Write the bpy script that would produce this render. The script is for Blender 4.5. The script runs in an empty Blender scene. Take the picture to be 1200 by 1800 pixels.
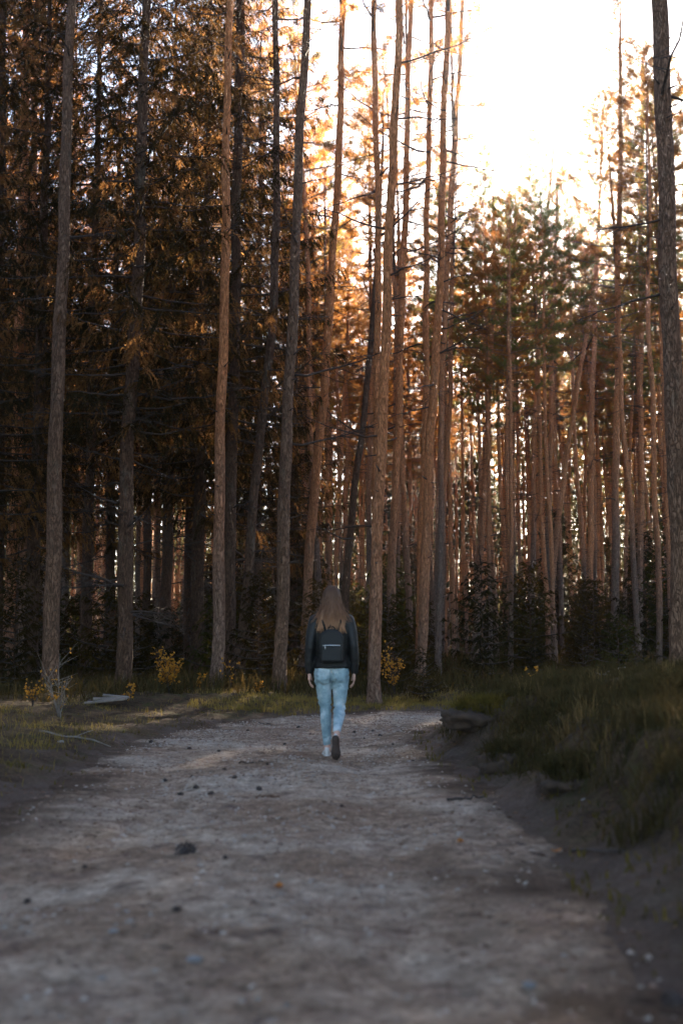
import bpy, bmesh, math, random
import numpy as np
from mathutils import Vector, noise as mnoise

rng = np.random.default_rng(11)
random.seed(11)
S = bpy.context.scene
C = S.collection
R = math.radians

# ------------------------------------------------------------------ camera, sky, sun, exposure
F, HOR, CAMZ = 2000.0, 1150.0, 1.0           # focal length and horizon row in the 1200x1800 photograph
PITCH = math.atan((HOR - 900.0) / F)
cam_data = bpy.data.cameras.new('camera')
cam = bpy.data.objects.new('camera', cam_data)
C.objects.link(cam)
cam.location = (0, 0, CAMZ)
cam.rotation_euler = (math.pi / 2 + PITCH, 0, 0)
cam_data.sensor_fit = 'VERTICAL'
cam_data.sensor_height = 36.0
cam_data.lens = 36.0 * F / 1800.0
cam_data.clip_start = 0.05
cam_data.clip_end = 4000
cam_data.dof.use_dof = True
cam_data.dof.focus_distance = 21.0
cam_data.dof.aperture_fstop = 1.6
S.camera = cam

SUN_AZ, SUN_EL = R(14.0), R(19.5)            # clockwise from +Y (straight ahead), above the horizon
world = bpy.data.worlds.new('World')
S.world = world
world.use_nodes = True
wn = world.node_tree
wn.nodes.clear()
wo = wn.nodes.new('ShaderNodeOutputWorld')
wb = wn.nodes.new('ShaderNodeBackground')
sky = wn.nodes.new('ShaderNodeTexSky')
sky.sky_type = 'NISHITA'
sky.sun_disc = False
sky.sun_elevation = SUN_EL
sky.sun_rotation = SUN_AZ
sky.air_density = 0.75
sky.dust_density = 0.5
sky.ozone_density = 0.3
wb.inputs['Strength'].default_value = 0.05
wn.links.new(sky.outputs[0], wb.inputs['Color'])
wn.links.new(wb.outputs[0], wo.inputs['Surface'])

sun_data = bpy.data.lights.new('sun', 'SUN')
sun_data.energy = 5.0
sun_data.angle = R(0.6)
sun_data.color = (1.0, 0.83, 0.63)
sun = bpy.data.objects.new('sun', sun_data)
C.objects.link(sun)
sun_dir = Vector((math.sin(SUN_AZ) * math.cos(SUN_EL), math.cos(SUN_AZ) * math.cos(SUN_EL), math.sin(SUN_EL)))
sun.rotation_euler = sun_dir.to_track_quat('Z', 'Y').to_euler()
sun.location = (20, 80, 60)

S.view_settings.view_transform = 'Standard'
S.view_settings.look = 'None'
S.view_settings.exposure = 3.6
S.view_settings.gamma = 1.0
S.view_settings.use_curve_mapping = False
S.cycles.use_denoising = True
S.cycles.use_adaptive_sampling = True
S.cycles.adaptive_threshold = 0.02
S.cycles.max_bounces = 4
S.cycles.diffuse_bounces = 3
S.cycles.transmission_bounces = 4
S.cycles.transparent_max_bounces = 4
S.cycles.volume_bounces = 0
S.cycles.sample_clamp_indirect = 4.0

# ------------------------------------------------------------------ helpers
def ray(px, py, D):
    """world point seen at photo pixel (px, py) at forward distance D"""
    sx, sy = (px - 600) / F, (900 - py) / F
    dy = math.cos(PITCH) - sy * math.sin(PITCH)
    dz = math.sin(PITCH) + sy * math.cos(PITCH)
    k = D / dy
    return np.array([sx * k, D, CAMZ + dz * k])

def link(o, parent=None):
    C.objects.link(o)
    if parent is not None:
        o.parent = parent
    return o

def tag(o, label=None, cat=None, group=None, kind=None):
    if label: o['label'] = label
    if cat: o['category'] = cat
    if group: o['group'] = group
    if kind: o['kind'] = kind
    return o

def empty(name, loc=(0, 0, 0), rz=0.0, s=1.0):
    o = bpy.data.objects.new(name, None)
    o.empty_display_size = 0.3
    o.location = loc
    o.rotation_euler = (0, 0, rz)
    o.scale = (s, s, s)
    return link(o)

class Geo:
    """collects vertices and faces (tris or quads) for one mesh"""
    def __init__(self):
        self.v, self.f, self.m, self.n = [], [], [], 0
    def add(self, v, f, mat=0):
        v = np.asarray(v, float).reshape(-1, 3)
        f = np.asarray(f, int)
        if len(f) == 0: return
        self.v.append(v); self.f.append(f + self.n); self.m.append(np.full(len(f), mat)); self.n += len(v)
    def mesh(self, name, mats, smooth=False):
        me = bpy.data.meshes.new(name)
        V = np.concatenate(self.v)
        me.vertices.add(len(V)); me.vertices.foreach_set('co', V.ravel())
        loops = np.concatenate([f.ravel() for f in self.f])
        sizes = np.concatenate([np.full(len(f), f.shape[1]) for f in self.f])
        me.loops.add(len(loops)); me.loops.foreach_set('vertex_index', loops.astype(np.int32))
        me.polygons.add(len(sizes))
        starts = np.concatenate([[0], np.cumsum(sizes)[:-1]])
        me.polygons.foreach_set('loop_start', starts.astype(np.int32))
        me.polygons.foreach_set('material_index', np.concatenate(self.m).astype(np.int32))
        if smooth: me.polygons.foreach_set('use_smooth', np.ones(len(sizes), bool))
        for m in (mats if isinstance(mats, (list, tuple)) else [mats]): me.materials.append(m)
        me.update(calc_edges=True); me.validate()
        return me
    def obj(self, name, mats, parent=None, smooth=False):
        return link(bpy.data.objects.new(name, self.mesh(name, mats, smooth)), parent)

def norm(a):
    return a / np.maximum(np.linalg.norm(a, axis=-1, keepdims=True), 1e-9)

def tube(pts, rad, sides=8, cap=True, jitter=0.0, seed=0, flat=1.0):
    """tapered tube along pts; returns verts, quads"""
    pts = np.asarray(pts, float); rad = np.asarray(rad, float)
    n = len(pts)
    t = norm(np.gradient(pts, axis=0))
    ref = np.array([1.0, 0, 0]) if abs(t[:, 0]).mean() < 0.8 else np.array([0, 0, 1.0])
    a = norm(np.cross(t, ref)); b = np.cross(t, a)
    an = np.linspace(0, 2 * np.pi, sides, endpoint=False)
    r = rad[:, None] * np.ones(sides)
    if jitter:
        r = r * (1 + jitter * np.random.default_rng(seed).normal(size=(n, sides)))
    V = pts[:, None] + r[..., None] * (np.cos(an)[None, :, None] * a[:, None] + flat * np.sin(an)[None, :, None] * b[:, None])
    i = np.arange(n - 1)[:, None] * sides; j = np.arange(sides)[None]; k = (j + 1) % sides
    Q = np.stack([i + j, i + k, i + sides + k, i + sides + j], -1).reshape(-1, 4)
    V = V.reshape(-1, 3)
    if cap:
        V = np.vstack([V, pts[:1], pts[-1:]])
        c0, c1 = n * sides, n * sides + 1
        jj = np.arange(sides); kk = (jj + 1) % sides
        Q = np.vstack([Q, np.stack([np.full(sides, c0), kk, jj, jj], -1)[:, [0, 1, 2, 2]],
                       np.stack([np.full(sides, c1), jj + (n - 1) * sides, kk + (n - 1) * sides, kk + (n - 1) * sides], -1)])
    return V, Q

def add_tube(g, pts, rad, sides=8, mat=0, jitter=0.0, seed=0, flat=1.0):
    V, Q = tube(pts, rad, sides, True, jitter, seed, flat)
    body = Q[Q[:, 2] != Q[:, 3]]; caps = Q[Q[:, 2] == Q[:, 3]][:, :3]
    g.v.append(V); g.f.append(body + g.n); g.m.append(np.full(len(body), mat))
    g.f.append(caps + g.n); g.m.append(np.full(len(caps), mat)); g.n += len(V)

def needles(g, base, d, length, width, r, mat=0):
    """one thin triangle per row, standing on base and pointing along d"""
    N = len(base)
    if N == 0: return
    d = norm(d)
    side = norm(np.cross(d, norm(r.normal(size=(N, 3)))))
    L = np.broadcast_to(np.asarray(length, float), (N,))[:, None]
    W = np.broadcast_to(np.asarray(width, float), (N,))[:, None]
    V = np.stack([base - side * W * .5, base + side * W * .5, base + d * L], 1).reshape(-1, 3)
    g.add(V, np.arange(3 * N).reshape(-1, 3), mat)

def leaves(g, base, d, length, width, r, mat=0):
    """one rhombic leaf (two triangles, folded) per row"""
    N = len(base)
    if N == 0: return
    d = norm(d)
    side = norm(np.cross(d, norm(r.normal(size=(N, 3))))); up = np.cross(side, d)
    L = np.broadcast_to(np.asarray(length, float), (N,))[:, None]
    W = np.broadcast_to(np.asarray(width, float), (N,))[:, None]
    mid = base + d * L * .45
    V = np.stack([base, mid + side * W * .5 + up * W * .15, base + d * L, mid - side * W * .5 + up * W * .15], 1).reshape(-1, 3)
    i = np.arange(N)[:, None] * 4
    g.add(V, np.concatenate([i + [0, 1, 2], i + [0, 2, 3]]), mat)

def vnoise(x, y, s, seed=0):
    """smooth value noise, vectorised, about -1..1"""
    x = np.asarray(x, float) / s + 131.7 * seed; y = np.asarray(y, float) / s + 57.3 * seed
    xi, yi = np.floor(x).astype(np.int64), np.floor(y).astype(np.int64)
    fx, fy = x - xi, y - yi
    fx, fy = fx * fx * (3 - 2 * fx), fy * fy * (3 - 2 * fy)
    def h(a, b):
        n = (a * 374761393 + b * 668265263 + seed * 974711) & 0x7fffffff
        n = ((n ^ (n >> 13)) * 1274126177) & 0x7fffffff
        return ((n ^ (n >> 16)) & 0xffff) / 32767.5 - 1
    return (h(xi, yi) * (1 - fx) + h(xi + 1, yi) * fx) * (1 - fy) + (h(xi, yi + 1) * (1 - fx) + h(xi + 1, yi + 1) * fx) * fy

def sstep(a, b, x):
    t = np.clip((np.asarray(x, float) - a) / (b - a), 0, 1)
    return t * t * (3 - 2 * t)

# ------------------------------------------------------------------ materials
def mat_new(name):
    m = bpy.data.materials.new(name); m.use_nodes = True
    nt = m.node_tree; nt.nodes.clear()
    out = nt.nodes.new('ShaderNodeOutputMaterial')
    return m, nt, out

def N(nt, typ, **kw):
    n = nt.nodes.new('ShaderNode' + typ)
    for k, v in kw.items():
        if k in n.inputs: n.inputs[k].default_value = v
        else: setattr(n, k, v)
    return n

def ramp(nt, fac, stops):
    r = nt.nodes.new('ShaderNodeValToRGB')
    el = r.color_ramp.elements
    while len(el) < len(stops): el.new(0.5)
    for e, (p, c) in zip(el, stops):
        e.position = p; e.color = (*c, 1) if len(c) == 3 else c
    nt.links.new(fac, r.inputs['Fac'])
    return r.outputs['Color']

def mix(nt, fac, a, b, mode='MIX'):
    n = nt.nodes.new('ShaderNodeMix'); n.data_type = 'RGBA'; n.blend_type = mode
    for s, v in ((n.inputs[0], fac), (n.inputs[6], a), (n.inputs[7], b)):
        if isinstance(v, bpy.types.NodeSocket): nt.links.new(v, s)
        elif isinstance(v, (int, float)): s.default_value = v
        else: s.default_value = (*v, 1) if len(v) == 3 else v
    return n.outputs[2]

def coords(nt, kind='Object', scale=(1, 1, 1)):
    tc = nt.nodes.new('ShaderNodeTexCoord'); mp = nt.nodes.new('ShaderNodeMapping')
    mp.inputs['Scale'].default_value = scale
    nt.links.new(tc.outputs[kind], mp.inputs['Vector'])
    return mp.outputs['Vector']

def noise_tex(nt, vec, scale, detail=4.0, rough=0.6):
    n = nt.nodes.new('ShaderNodeTexNoise')
    n.inputs['Scale'].default_value = scale; n.inputs['Detail'].default_value = detail; n.inputs['Roughness'].default_value = rough
    nt.links.new(vec, n.inputs['Vector'])
    return n.outputs['Fac']

def bump(nt, h, dist, strength=1.0):
    b = nt.nodes.new('ShaderNodeBump'); b.inputs['Distance'].default_value = dist; b.inputs['Strength'].default_value = strength
    nt.links.new(h, b.inputs['Height'])
    return b.outputs['Normal']

def simple(name, col, rough=0.6, var=0.25, scale=8.0, bump_d=0.0, metallic=0.0, spec=0.5, kind='Object'):
    m, nt, out = mat_new(name)
    p = N(nt, 'BsdfPrincipled', Roughness=rough, Metallic=metallic)
    p.inputs['Specular IOR Level'].default_value = spec
    v = coords(nt, kind)
    f = noise_tex(nt, v, scale)
    c = np.array(col)
    nt.links.new(ramp(nt, f, [(.3, tuple(c * (1 - var))), (.7, tuple(np.minimum(c * (1 + var), 1)))]), p.inputs['Base Color'])
    if bump_d: nt.links.new(bump(nt, f, bump_d), p.inputs['Normal'])
    nt.links.new(p.outputs[0], out.inputs['Surface'])
    return m

def bark(name, low, high, z_mid=None, z_w=3.0, dark=0.5):
    """trunk bark: plates stretched along the trunk, lower colour to upper colour by height on the tree"""
    m, nt, out = mat_new(name)
    p = N(nt, 'BsdfPrincipled', Roughness=0.9)
    p.inputs['Specular IOR Level'].default_value = 0.15
    v = coords(nt, 'Object', (1, 1, 0.2))
    vo = nt.nodes.new('ShaderNodeTexVoronoi'); vo.feature = 'DISTANCE_TO_EDGE'; vo.inputs['Scale'].default_value = 26.0
    nz = nt.nodes.new('ShaderNodeTexNoise'); nz.inputs['Scale'].default_value = 9.0; nz.inputs['Detail'].default_value = 5.0
    nt.links.new(v, nz.inputs['Vector'])
    va = nt.nodes.new('ShaderNodeVectorMath'); va.operation = 'MULTIPLY_ADD'
    va.inputs[1].default_value = (.25, .25, .25)
    nt.links.new(nz.outputs['Color'], va.inputs[0]); nt.links.new(v, va.inputs[2])
    nt.links.new(va.outputs[0], vo.inputs['Vector'])
    crack = ramp(nt, vo.outputs['Distance'], [(.0, (0, 0, 0)), (.16, (1, 1, 1))])
    oi = nt.nodes.new('ShaderNodeObjectInfo')
    if z_mid is None:
        base = mix(nt, oi.outputs['Random'], low, high)
    else:
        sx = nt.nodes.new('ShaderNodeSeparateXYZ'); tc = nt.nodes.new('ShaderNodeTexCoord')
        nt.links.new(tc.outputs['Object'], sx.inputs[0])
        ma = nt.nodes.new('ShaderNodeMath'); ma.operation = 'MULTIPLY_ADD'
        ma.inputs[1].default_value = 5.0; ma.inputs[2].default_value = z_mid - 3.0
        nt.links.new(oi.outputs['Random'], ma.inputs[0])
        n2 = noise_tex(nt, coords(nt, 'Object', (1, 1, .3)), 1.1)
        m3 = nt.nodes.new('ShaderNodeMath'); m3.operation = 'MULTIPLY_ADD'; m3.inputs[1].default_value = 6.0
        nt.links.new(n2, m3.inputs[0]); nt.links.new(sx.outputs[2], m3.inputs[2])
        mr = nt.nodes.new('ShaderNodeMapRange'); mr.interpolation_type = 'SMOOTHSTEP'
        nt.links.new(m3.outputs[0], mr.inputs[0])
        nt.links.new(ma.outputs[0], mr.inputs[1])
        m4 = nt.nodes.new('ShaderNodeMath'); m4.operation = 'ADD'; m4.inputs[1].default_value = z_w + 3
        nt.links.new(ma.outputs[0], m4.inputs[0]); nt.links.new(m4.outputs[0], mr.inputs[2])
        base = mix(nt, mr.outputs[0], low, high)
    fleck = noise_tex(nt, coords(nt, 'Object', (1, 1, .5)), 24.0, 6, .7)
    base = mix(nt, 1.0, base, ramp(nt, fleck, [(.3, (.55, .55, .55)), (.7, (1.35, 1.35, 1.35))]), 'MULTIPLY')
    lichen = noise_tex(nt, coords(nt, 'Object', (1, 1, .35)), 2.3, 4, .7)
    base = mix(nt, ramp(nt, lichen, [(.56, (0, 0, 0)), (.72, (.55, .55, .55))]), base, (.15, .16, .125))
    col = mix(nt, crack, mix(nt, 1.0, base, (dark, dark, dark), 'MULTIPLY'), base)
    nt.links.new(col, p.inputs['Base Color'])
    nt.links.new(bump(nt, crack, 0.02), p.inputs['Normal'])
    nt.links.new(p.outputs[0], out.inputs['Surface'])
    return m

def foliage(name, cols, trans, tfac=0.45, scale=1.3, use_obj_color=True, sun_clump=None):
    """leaf or needle: diffuse with transmitted light in a warmer colour; tint by the object's own colour"""
    m, nt, out = mat_new(name)
    v = coords(nt, 'Object')
    f = noise_tex(nt, v, scale, 3, .7)
    c = ramp(nt, f, [(.3, cols[0]), (.5, cols[1]), (.72, cols[2])])
    t = ramp(nt, f, [(.3, tuple(np.array(trans) * .55)), (.7, trans)])
    if use_obj_color:
        oi = nt.nodes.new('ShaderNodeObjectInfo')
        c = mix(nt, 1.0, c, oi.outputs['Color'], 'MULTIPLY')
        t = mix(nt, 1.0, t, oi.outputs['Color'], 'MULTIPLY')
    d = N(nt, 'BsdfDiffuse'); tr = N(nt, 'BsdfTranslucent'); ms = N(nt, 'MixShader')
    ms.inputs[0].default_value = tfac
    if sun_clump:                                                            # sun patches painted as brown, more translucent clumps among the dark green sprays
        cf = ramp(nt, noise_tex(nt, v, sun_clump[0], 3, .65), [(sun_clump[1], (0, 0, 0)), (sun_clump[2], (1, 1, 1))])
        c = mix(nt, cf, c, sun_clump[3]); t = mix(nt, cf, mix(nt, 1.0, t, (.30, .34, .30), 'MULTIPLY'), t)
        mm = nt.nodes.new('ShaderNodeMapRange'); mm.inputs[3].default_value = sun_clump[4]; mm.inputs[4].default_value = sun_clump[5]
        nt.links.new(cf, mm.inputs[0]); nt.links.new(mm.outputs[0], ms.inputs[0])
    nt.links.new(c, d.inputs['Color']); nt.links.new(t, tr.inputs['Color'])
    nt.links.new(d.outputs[0], ms.inputs[1]); nt.links.new(tr.outputs[0], ms.inputs[2])
    nt.links.new(ms.outputs[0], out.inputs['Surface'])
    return m

M = {}
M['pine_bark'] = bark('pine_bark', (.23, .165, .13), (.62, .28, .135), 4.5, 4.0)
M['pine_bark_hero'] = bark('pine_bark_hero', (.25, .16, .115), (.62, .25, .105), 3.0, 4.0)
M['spruce_bark'] = bark('spruce_bark', (.11, .066, .044), (.17, .10, .066))
M['grey_bark'] = bark('grey_bark', (.20, .118, .076), (.25, .148, .095))
M['dead_wood'] = simple('dead_wood', (.055, .038, .029), .9, .4, 14)
M['bleached_wood'] = simple('bleached_wood', (.20, .165, .135), .85, .35, 10, .004)
M['spruce_needle'] = foliage('spruce_needle', [(.010, .012, .008), (.020, .020, .011), (.04, .03, .014)], (.80, .40, .14), .26, 1.1, True, (.75, .50, .58, (.085, .05, .022), .16, .42))  # last tuple mixes sunlit orange patches into the needle colour
M['young_needle'] = foliage('young_needle', [(.014, .017, .009), (.03, .03, .014), (.06, .048, .02)], (.16, .11, .03), .22, 1.1)
M['pine_needle'] = foliage('pine_needle', [(.035, .04, .016), (.065, .06, .024), (.10, .07, .03)], (.58, .33, .12), .5, .9)
M['far_needle'] = foliage('far_needle', [(.035, .042, .022), (.06, .06, .03), (.09, .075, .038)], (.12, .10, .045), .25, .2, False)
M['grass_blade'] = foliage('grass_blade', [(.07, .075, .024), (.17, .13, .04), (.30, .20, .075)], (.5, .36, .09), .4, 2.4, False)
M['heather_blade'] = foliage('heather_blade', [(.028, .030, .013), (.060, .050, .021), (.12, .075, .036)], (.14, .09, .03), .25, 3.5, False)
M['dry_blade'] = foliage('dry_blade', [(.10, .075, .03), (.18, .12, .05), (.26, .17, .08)], (.3, .19, .07), .3, 2.0, False)
M['yellow_leaf'] = foliage('yellow_leaf', [(.36, .15, .025), (.48, .23, .035), (.38, .25, .05)], (.8, .40, .06), .5, 9, False)
M['moss'] = foliage('moss', [(.06, .05, .014), (.11, .085, .02), (.17, .11, .025)], (.2, .14, .03), .2, 5, False)

def ground_material(name, stops, scale, bd, spots=None, rough=.95, other=None):
    m, nt, out = mat_new(name)
    p = N(nt, 'BsdfPrincipled', Roughness=rough)
    p.inputs['Specular IOR Level'].default_value = 0.12
    v = coords(nt, 'Object')
    big = noise_tex(nt, v, scale, 5, .62)
    col = ramp(nt, big, stops)
    fine = noise_tex(nt, v, 38, 6, .75)
    mid = noise_tex(nt, v, 7, 6, .72)
    col = mix(nt, 1.0, col, ramp(nt, mid, [(.3, (.42, .38, .35)), (.7, (1.5, 1.5, 1.5))]), 'MULTIPLY')
    col = mix(nt, 1.0, col, ramp(nt, fine, [(.28, (.5, .48, .46)), (.72, (1.45, 1.42, 1.4))]), 'MULTIPLY')
    if spots:
        for (sc, lo, hi, c, k) in spots:
            s = noise_tex(nt, v, sc, 4, .7)
            col = mix(nt, ramp(nt, s, [(lo, (0, 0, 0)), (hi, (k, k, k))]), col, c)
    if other:
        at_ = nt.nodes.new('ShaderNodeAttribute'); at_.attribute_name = 'soil'
        oc = mix(nt, 1.0, ramp(nt, noise_tex(nt, v, 5, 5, .7), [(.3, other[0]), (.7, other[1])]), ramp(nt, fine, [(.28, (.6, .6, .6)), (.72, (1.4, 1.4, 1.4))]), 'MULTIPLY')
        col = mix(nt, at_.outputs['Fac'], col, oc)
    nt.links.new(col, p.inputs['Base Color'])
    nt.links.new(bump(nt, fine, bd), p.inputs['Normal'])
    nt.links.new(p.outputs[0], out.inputs['Surface'])
    return m

M['path'] = ground_material('path_sand', [(.30, (.22, .145, .095)), (.45, (.32, .235, .165)), (.56, (.41, .33, .25)), (.74, (.47, .40, .32))], .75, .02,
                            [(3.2, .54, .70, (.19, .12, .09), .7), (1.6, .60, .72, (.065, .052, .045), .75), (11, .60, .70, (.055, .036, .026), .75)], other=((.05, .032, .02), (.12, .078, .05)))
M['floor'] = ground_material('forest_floor', [(.3, (.045, .032, .02)), (.5, (.09, .06, .035)), (.7, (.13, .095, .045))], 1.4, .03,
                             [(4.0, .52, .66, (.07, .07, .022), .8), (9, .6, .72, (.17, .10, .05), .8)], other=((.10, .068, .05), (.17, .125, .10)))

# ------------------------------------------------------------------ terrain
_ctrl = np.array([(-.6, -9), (-.6, -4), (-.58, 0), (-.56, 4), (-.56, 8), (-.72, 11.5), (-.55, 15), (.45, 17.6), (2.9, 19.4), (7, 21.3), (14, 24), (26, 28), (45, 33)])
def _catmull(P, n=14):
    out = []
    Q = np.vstack([2 * P[0] - P[1], P, 2 * P[-1] - P[-2]])
    for i in range(1, len(Q) - 2):
        for t in np.linspace(0, 1, n, endpoint=False):
            a, b, c, d = Q[i - 1], Q[i], Q[i + 1], Q[i + 2]
            out.append(.5 * (2 * b + (c - a) * t + (2 * a - 5 * b + 4 * c - d) * t * t + (3 * b - a - 3 * c + d) * t ** 3))
    out.append(P[-1])
    return np.array(out)
CL = _catmull(_ctrl)
CT = norm(np.gradient(CL, axis=0))
HW = 1.68
CL2 = (CL ** 2).sum(1)

def path_dist(x, y):
    """distance outside the path edge (negative inside) and side (+1 right, -1 left)"""
    x = np.asarray(x, float).ravel(); y = np.asarray(y, float).ravel()
    d = np.empty(len(x)); s = np.empty(len(x))
    for k in range(0, len(x), 20000):
        q = np.stack([x[k:k + 20000], y[k:k + 20000]], 1)
        dd = (q ** 2).sum(1)[:, None] + CL2[None] - 2 * q @ CL.T
        i = dd.argmin(1)
        v = q - CL[i]
        d[k:k + 20000] = np.sqrt((v ** 2).sum(1))
        s[k:k + 20000] = np.where(v[:, 0] * CT[i, 1] - v[:, 1] * CT[i, 0] > 0, 1, -1)
    return d - HW, s

def height(x, y):
    shp = np.shape(x)
    x = np.asarray(x, float).ravel(); y = np.asarray(y, float).ravel()
    d, s = path_dist(x, y)
    dn = d + .12 * vnoise(x, y, .9, 3) + .10 * vnoise(x, y, .3, 4)
    right = .40 * sstep(.25, .75, dn) + .17 * sstep(.6, 1.5, d) + .22 * sstep(1.4, 5.0, d) + .10 * sstep(0, .3, dn)
    right = right + sstep(.2, .8, d) * (.07 * vnoise(x, y, .7, 5) + .06 * vnoise(x, y, .3, 6) + .03 * vnoise(x, y, .14, 13))
    left = .08 * sstep(-.1, .35, dn) + .20 * sstep(.2, 2.6, d) + sstep(.1, .8, d) * (.035 * vnoise(x, y, .5, 7) + .07 * vnoise(x, y, 1.7, 8))
    far = sstep(20, 60, y)
    h = np.where(s > 0, right, left) + sstep(3, 9, d) * .10 * vnoise(x, y, 5, 9) + far * .35 * vnoise(x, y, 22, 10)
    inside = sstep(.1, -.4, d)
    h = h + inside * (.022 * vnoise(x, y, .9, 11) + .016 * vnoise(x, y, .33, 12) - .03 * np.exp(-((d + .85) / .3) ** 2))
    return h.reshape(shp)

def H1(x, y):
    return float(height(np.array([x]), np.array([y]))[0])

def axis(lo, hi, dlo, dhi, step, grow=1.16):
    a = list(np.arange(dlo, dhi, step)); s = step
    while a[-1] < hi: s *= grow; a.append(a[-1] + s)
    s = step
    while a[0] > lo: s *= grow; a.insert(0, a[0] - s)
    return np.array(a)

def soil_attribute(o, val):
    """how much the other soil is mixed in here (needle litter on the track, sand trodden into the verge)"""
    a = o.data.attributes.new('soil', 'FLOAT', 'POINT'); a.data.foreach_set('value', np.asarray(val, np.float32))

def build_ground():
    xs = axis(-900, 900, -5.5, 7.0, .10); ys = axis(-120, 1500, 3.0, 24.0, .10)
    X, Y = np.meshgrid(xs, ys)
    d, s = path_dist(X.ravel(), Y.ravel())
    Z = height(X, Y).ravel() - .05 * sstep(-.30, -.50, d)
    near = (np.abs(X.ravel()) < 8) & (Y.ravel() < 26) & (d > .1)
    Z = Z + near * .014 * np.random.default_rng(2).normal(size=Z.shape)
    V = np.stack([X.ravel(), Y.ravel(), Z], 1)
    nx, ny = len(xs), len(ys)
    i = np.arange(ny - 1)[:, None] * nx; j = np.arange(nx - 1)[None]
    Q = np.stack([i + j, i + j + 1, i + nx + j + 1, i + nx + j], -1).reshape(-1, 4)
    g = Geo(); g.add(V, Q)
    go = g.obj('ground', M['floor'], None, True)
    xx, yy = X.ravel(), Y.ravel()
    soil_attribute(go, np.clip(sstep(.55, -.05, d + .3 * vnoise(xx, yy, .6, 27) + .2 * vnoise(xx, yy, .2, 28)), 0, 1) * .8)
    tag(go, 'needle strewn forest floor with mossy patches and a grassy bank', 'ground', None, 'structure')

def build_path():
    # resample the centre line
    seg = np.r_[0, np.cumsum(np.linalg.norm(np.diff(CL, axis=0), axis=1))]
    s = np.arange(0, seg[-1] - 8, .055)
    cx, cy = np.interp(s, seg, CL[:, 0]), np.interp(s, seg, CL[:, 1])
    t = norm(np.stack([np.gradient(cx), np.gradient(cy)], 1)); nrm = np.stack([t[:, 1], -t[:, 0]], 1)
    u = np.linspace(-1, 1, 71)
    wl = HW + .16 * vnoise(s, s * 0, .9, 21) + .10 * vnoise(s, s * 0, .25, 22); wr = HW + .14 * vnoise(s, s * 0, 1.1, 23) + .10 * vnoise(s, s * 0, .3, 24)
    off = np.where(u[None] < 0, u[None] * wl[:, None], u[None] * wr[:, None])
    X = cx[:, None] + nrm[:, :1] * off; Y = cy[:, None] + nrm[:, 1:] * off
    Z = height(X, Y) + .004 - .03 * (np.abs(u)[None] > .985)
    Z = Z + .004 * np.random.default_rng(3).normal(size=Z.shape)
    n, m = X.shape
    i = np.arange(n - 1)[:, None] * m; j = np.arange(m - 1)[None]
    Q = np.stack([i + j, i + m + j, i + m + j + 1, i + j + 1], -1).reshape(-1, 4)[:, ::-1]
    g = Geo(); g.add(np.stack([X.ravel(), Y.ravel(), Z.ravel()], 1), Q)
    po = g.obj('path', M['path'], None, True)
    ed, _s = path_dist(X.ravel(), Y.ravel())
    soil_attribute(po, np.clip(sstep(-.75, .05, ed + .35 * vnoise(X.ravel(), Y.ravel(), .6, 25) + .2 * vnoise(X.ravel(), Y.ravel(), .17, 26)), 0, 1))
    tag(po, 'sandy grey forest track with brown needle litter bending right', 'path', None, 'structure')

build_ground()
build_path()

# ------------------------------------------------------------------ tree prototypes (mesh data shared by copies)
def branch_curve(o, az, L, up0, bend, n=7, r=None):
    t = np.linspace(0, 1, n)
    rr = L * t
    z = up0 * rr + bend * rr * rr / max(L, .1)
    w = np.cumsum(r.normal(size=n)) * .018 * L if r is not None else 0
    c, s = math.cos(az), math.sin(az)
    return np.stack([o[0] + rr * c - w * s, o[1] + rr * s + w * c, o[2] + z + (np.cumsum(r.normal(size=n)) * .012 * L if r is not None else 0)], 1)

def interp(P, t):
    k = np.linspace(0, 1, len(P))
    return np.stack([np.interp(t, k, P[:, i]) for i in range(3)], -1)

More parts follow.
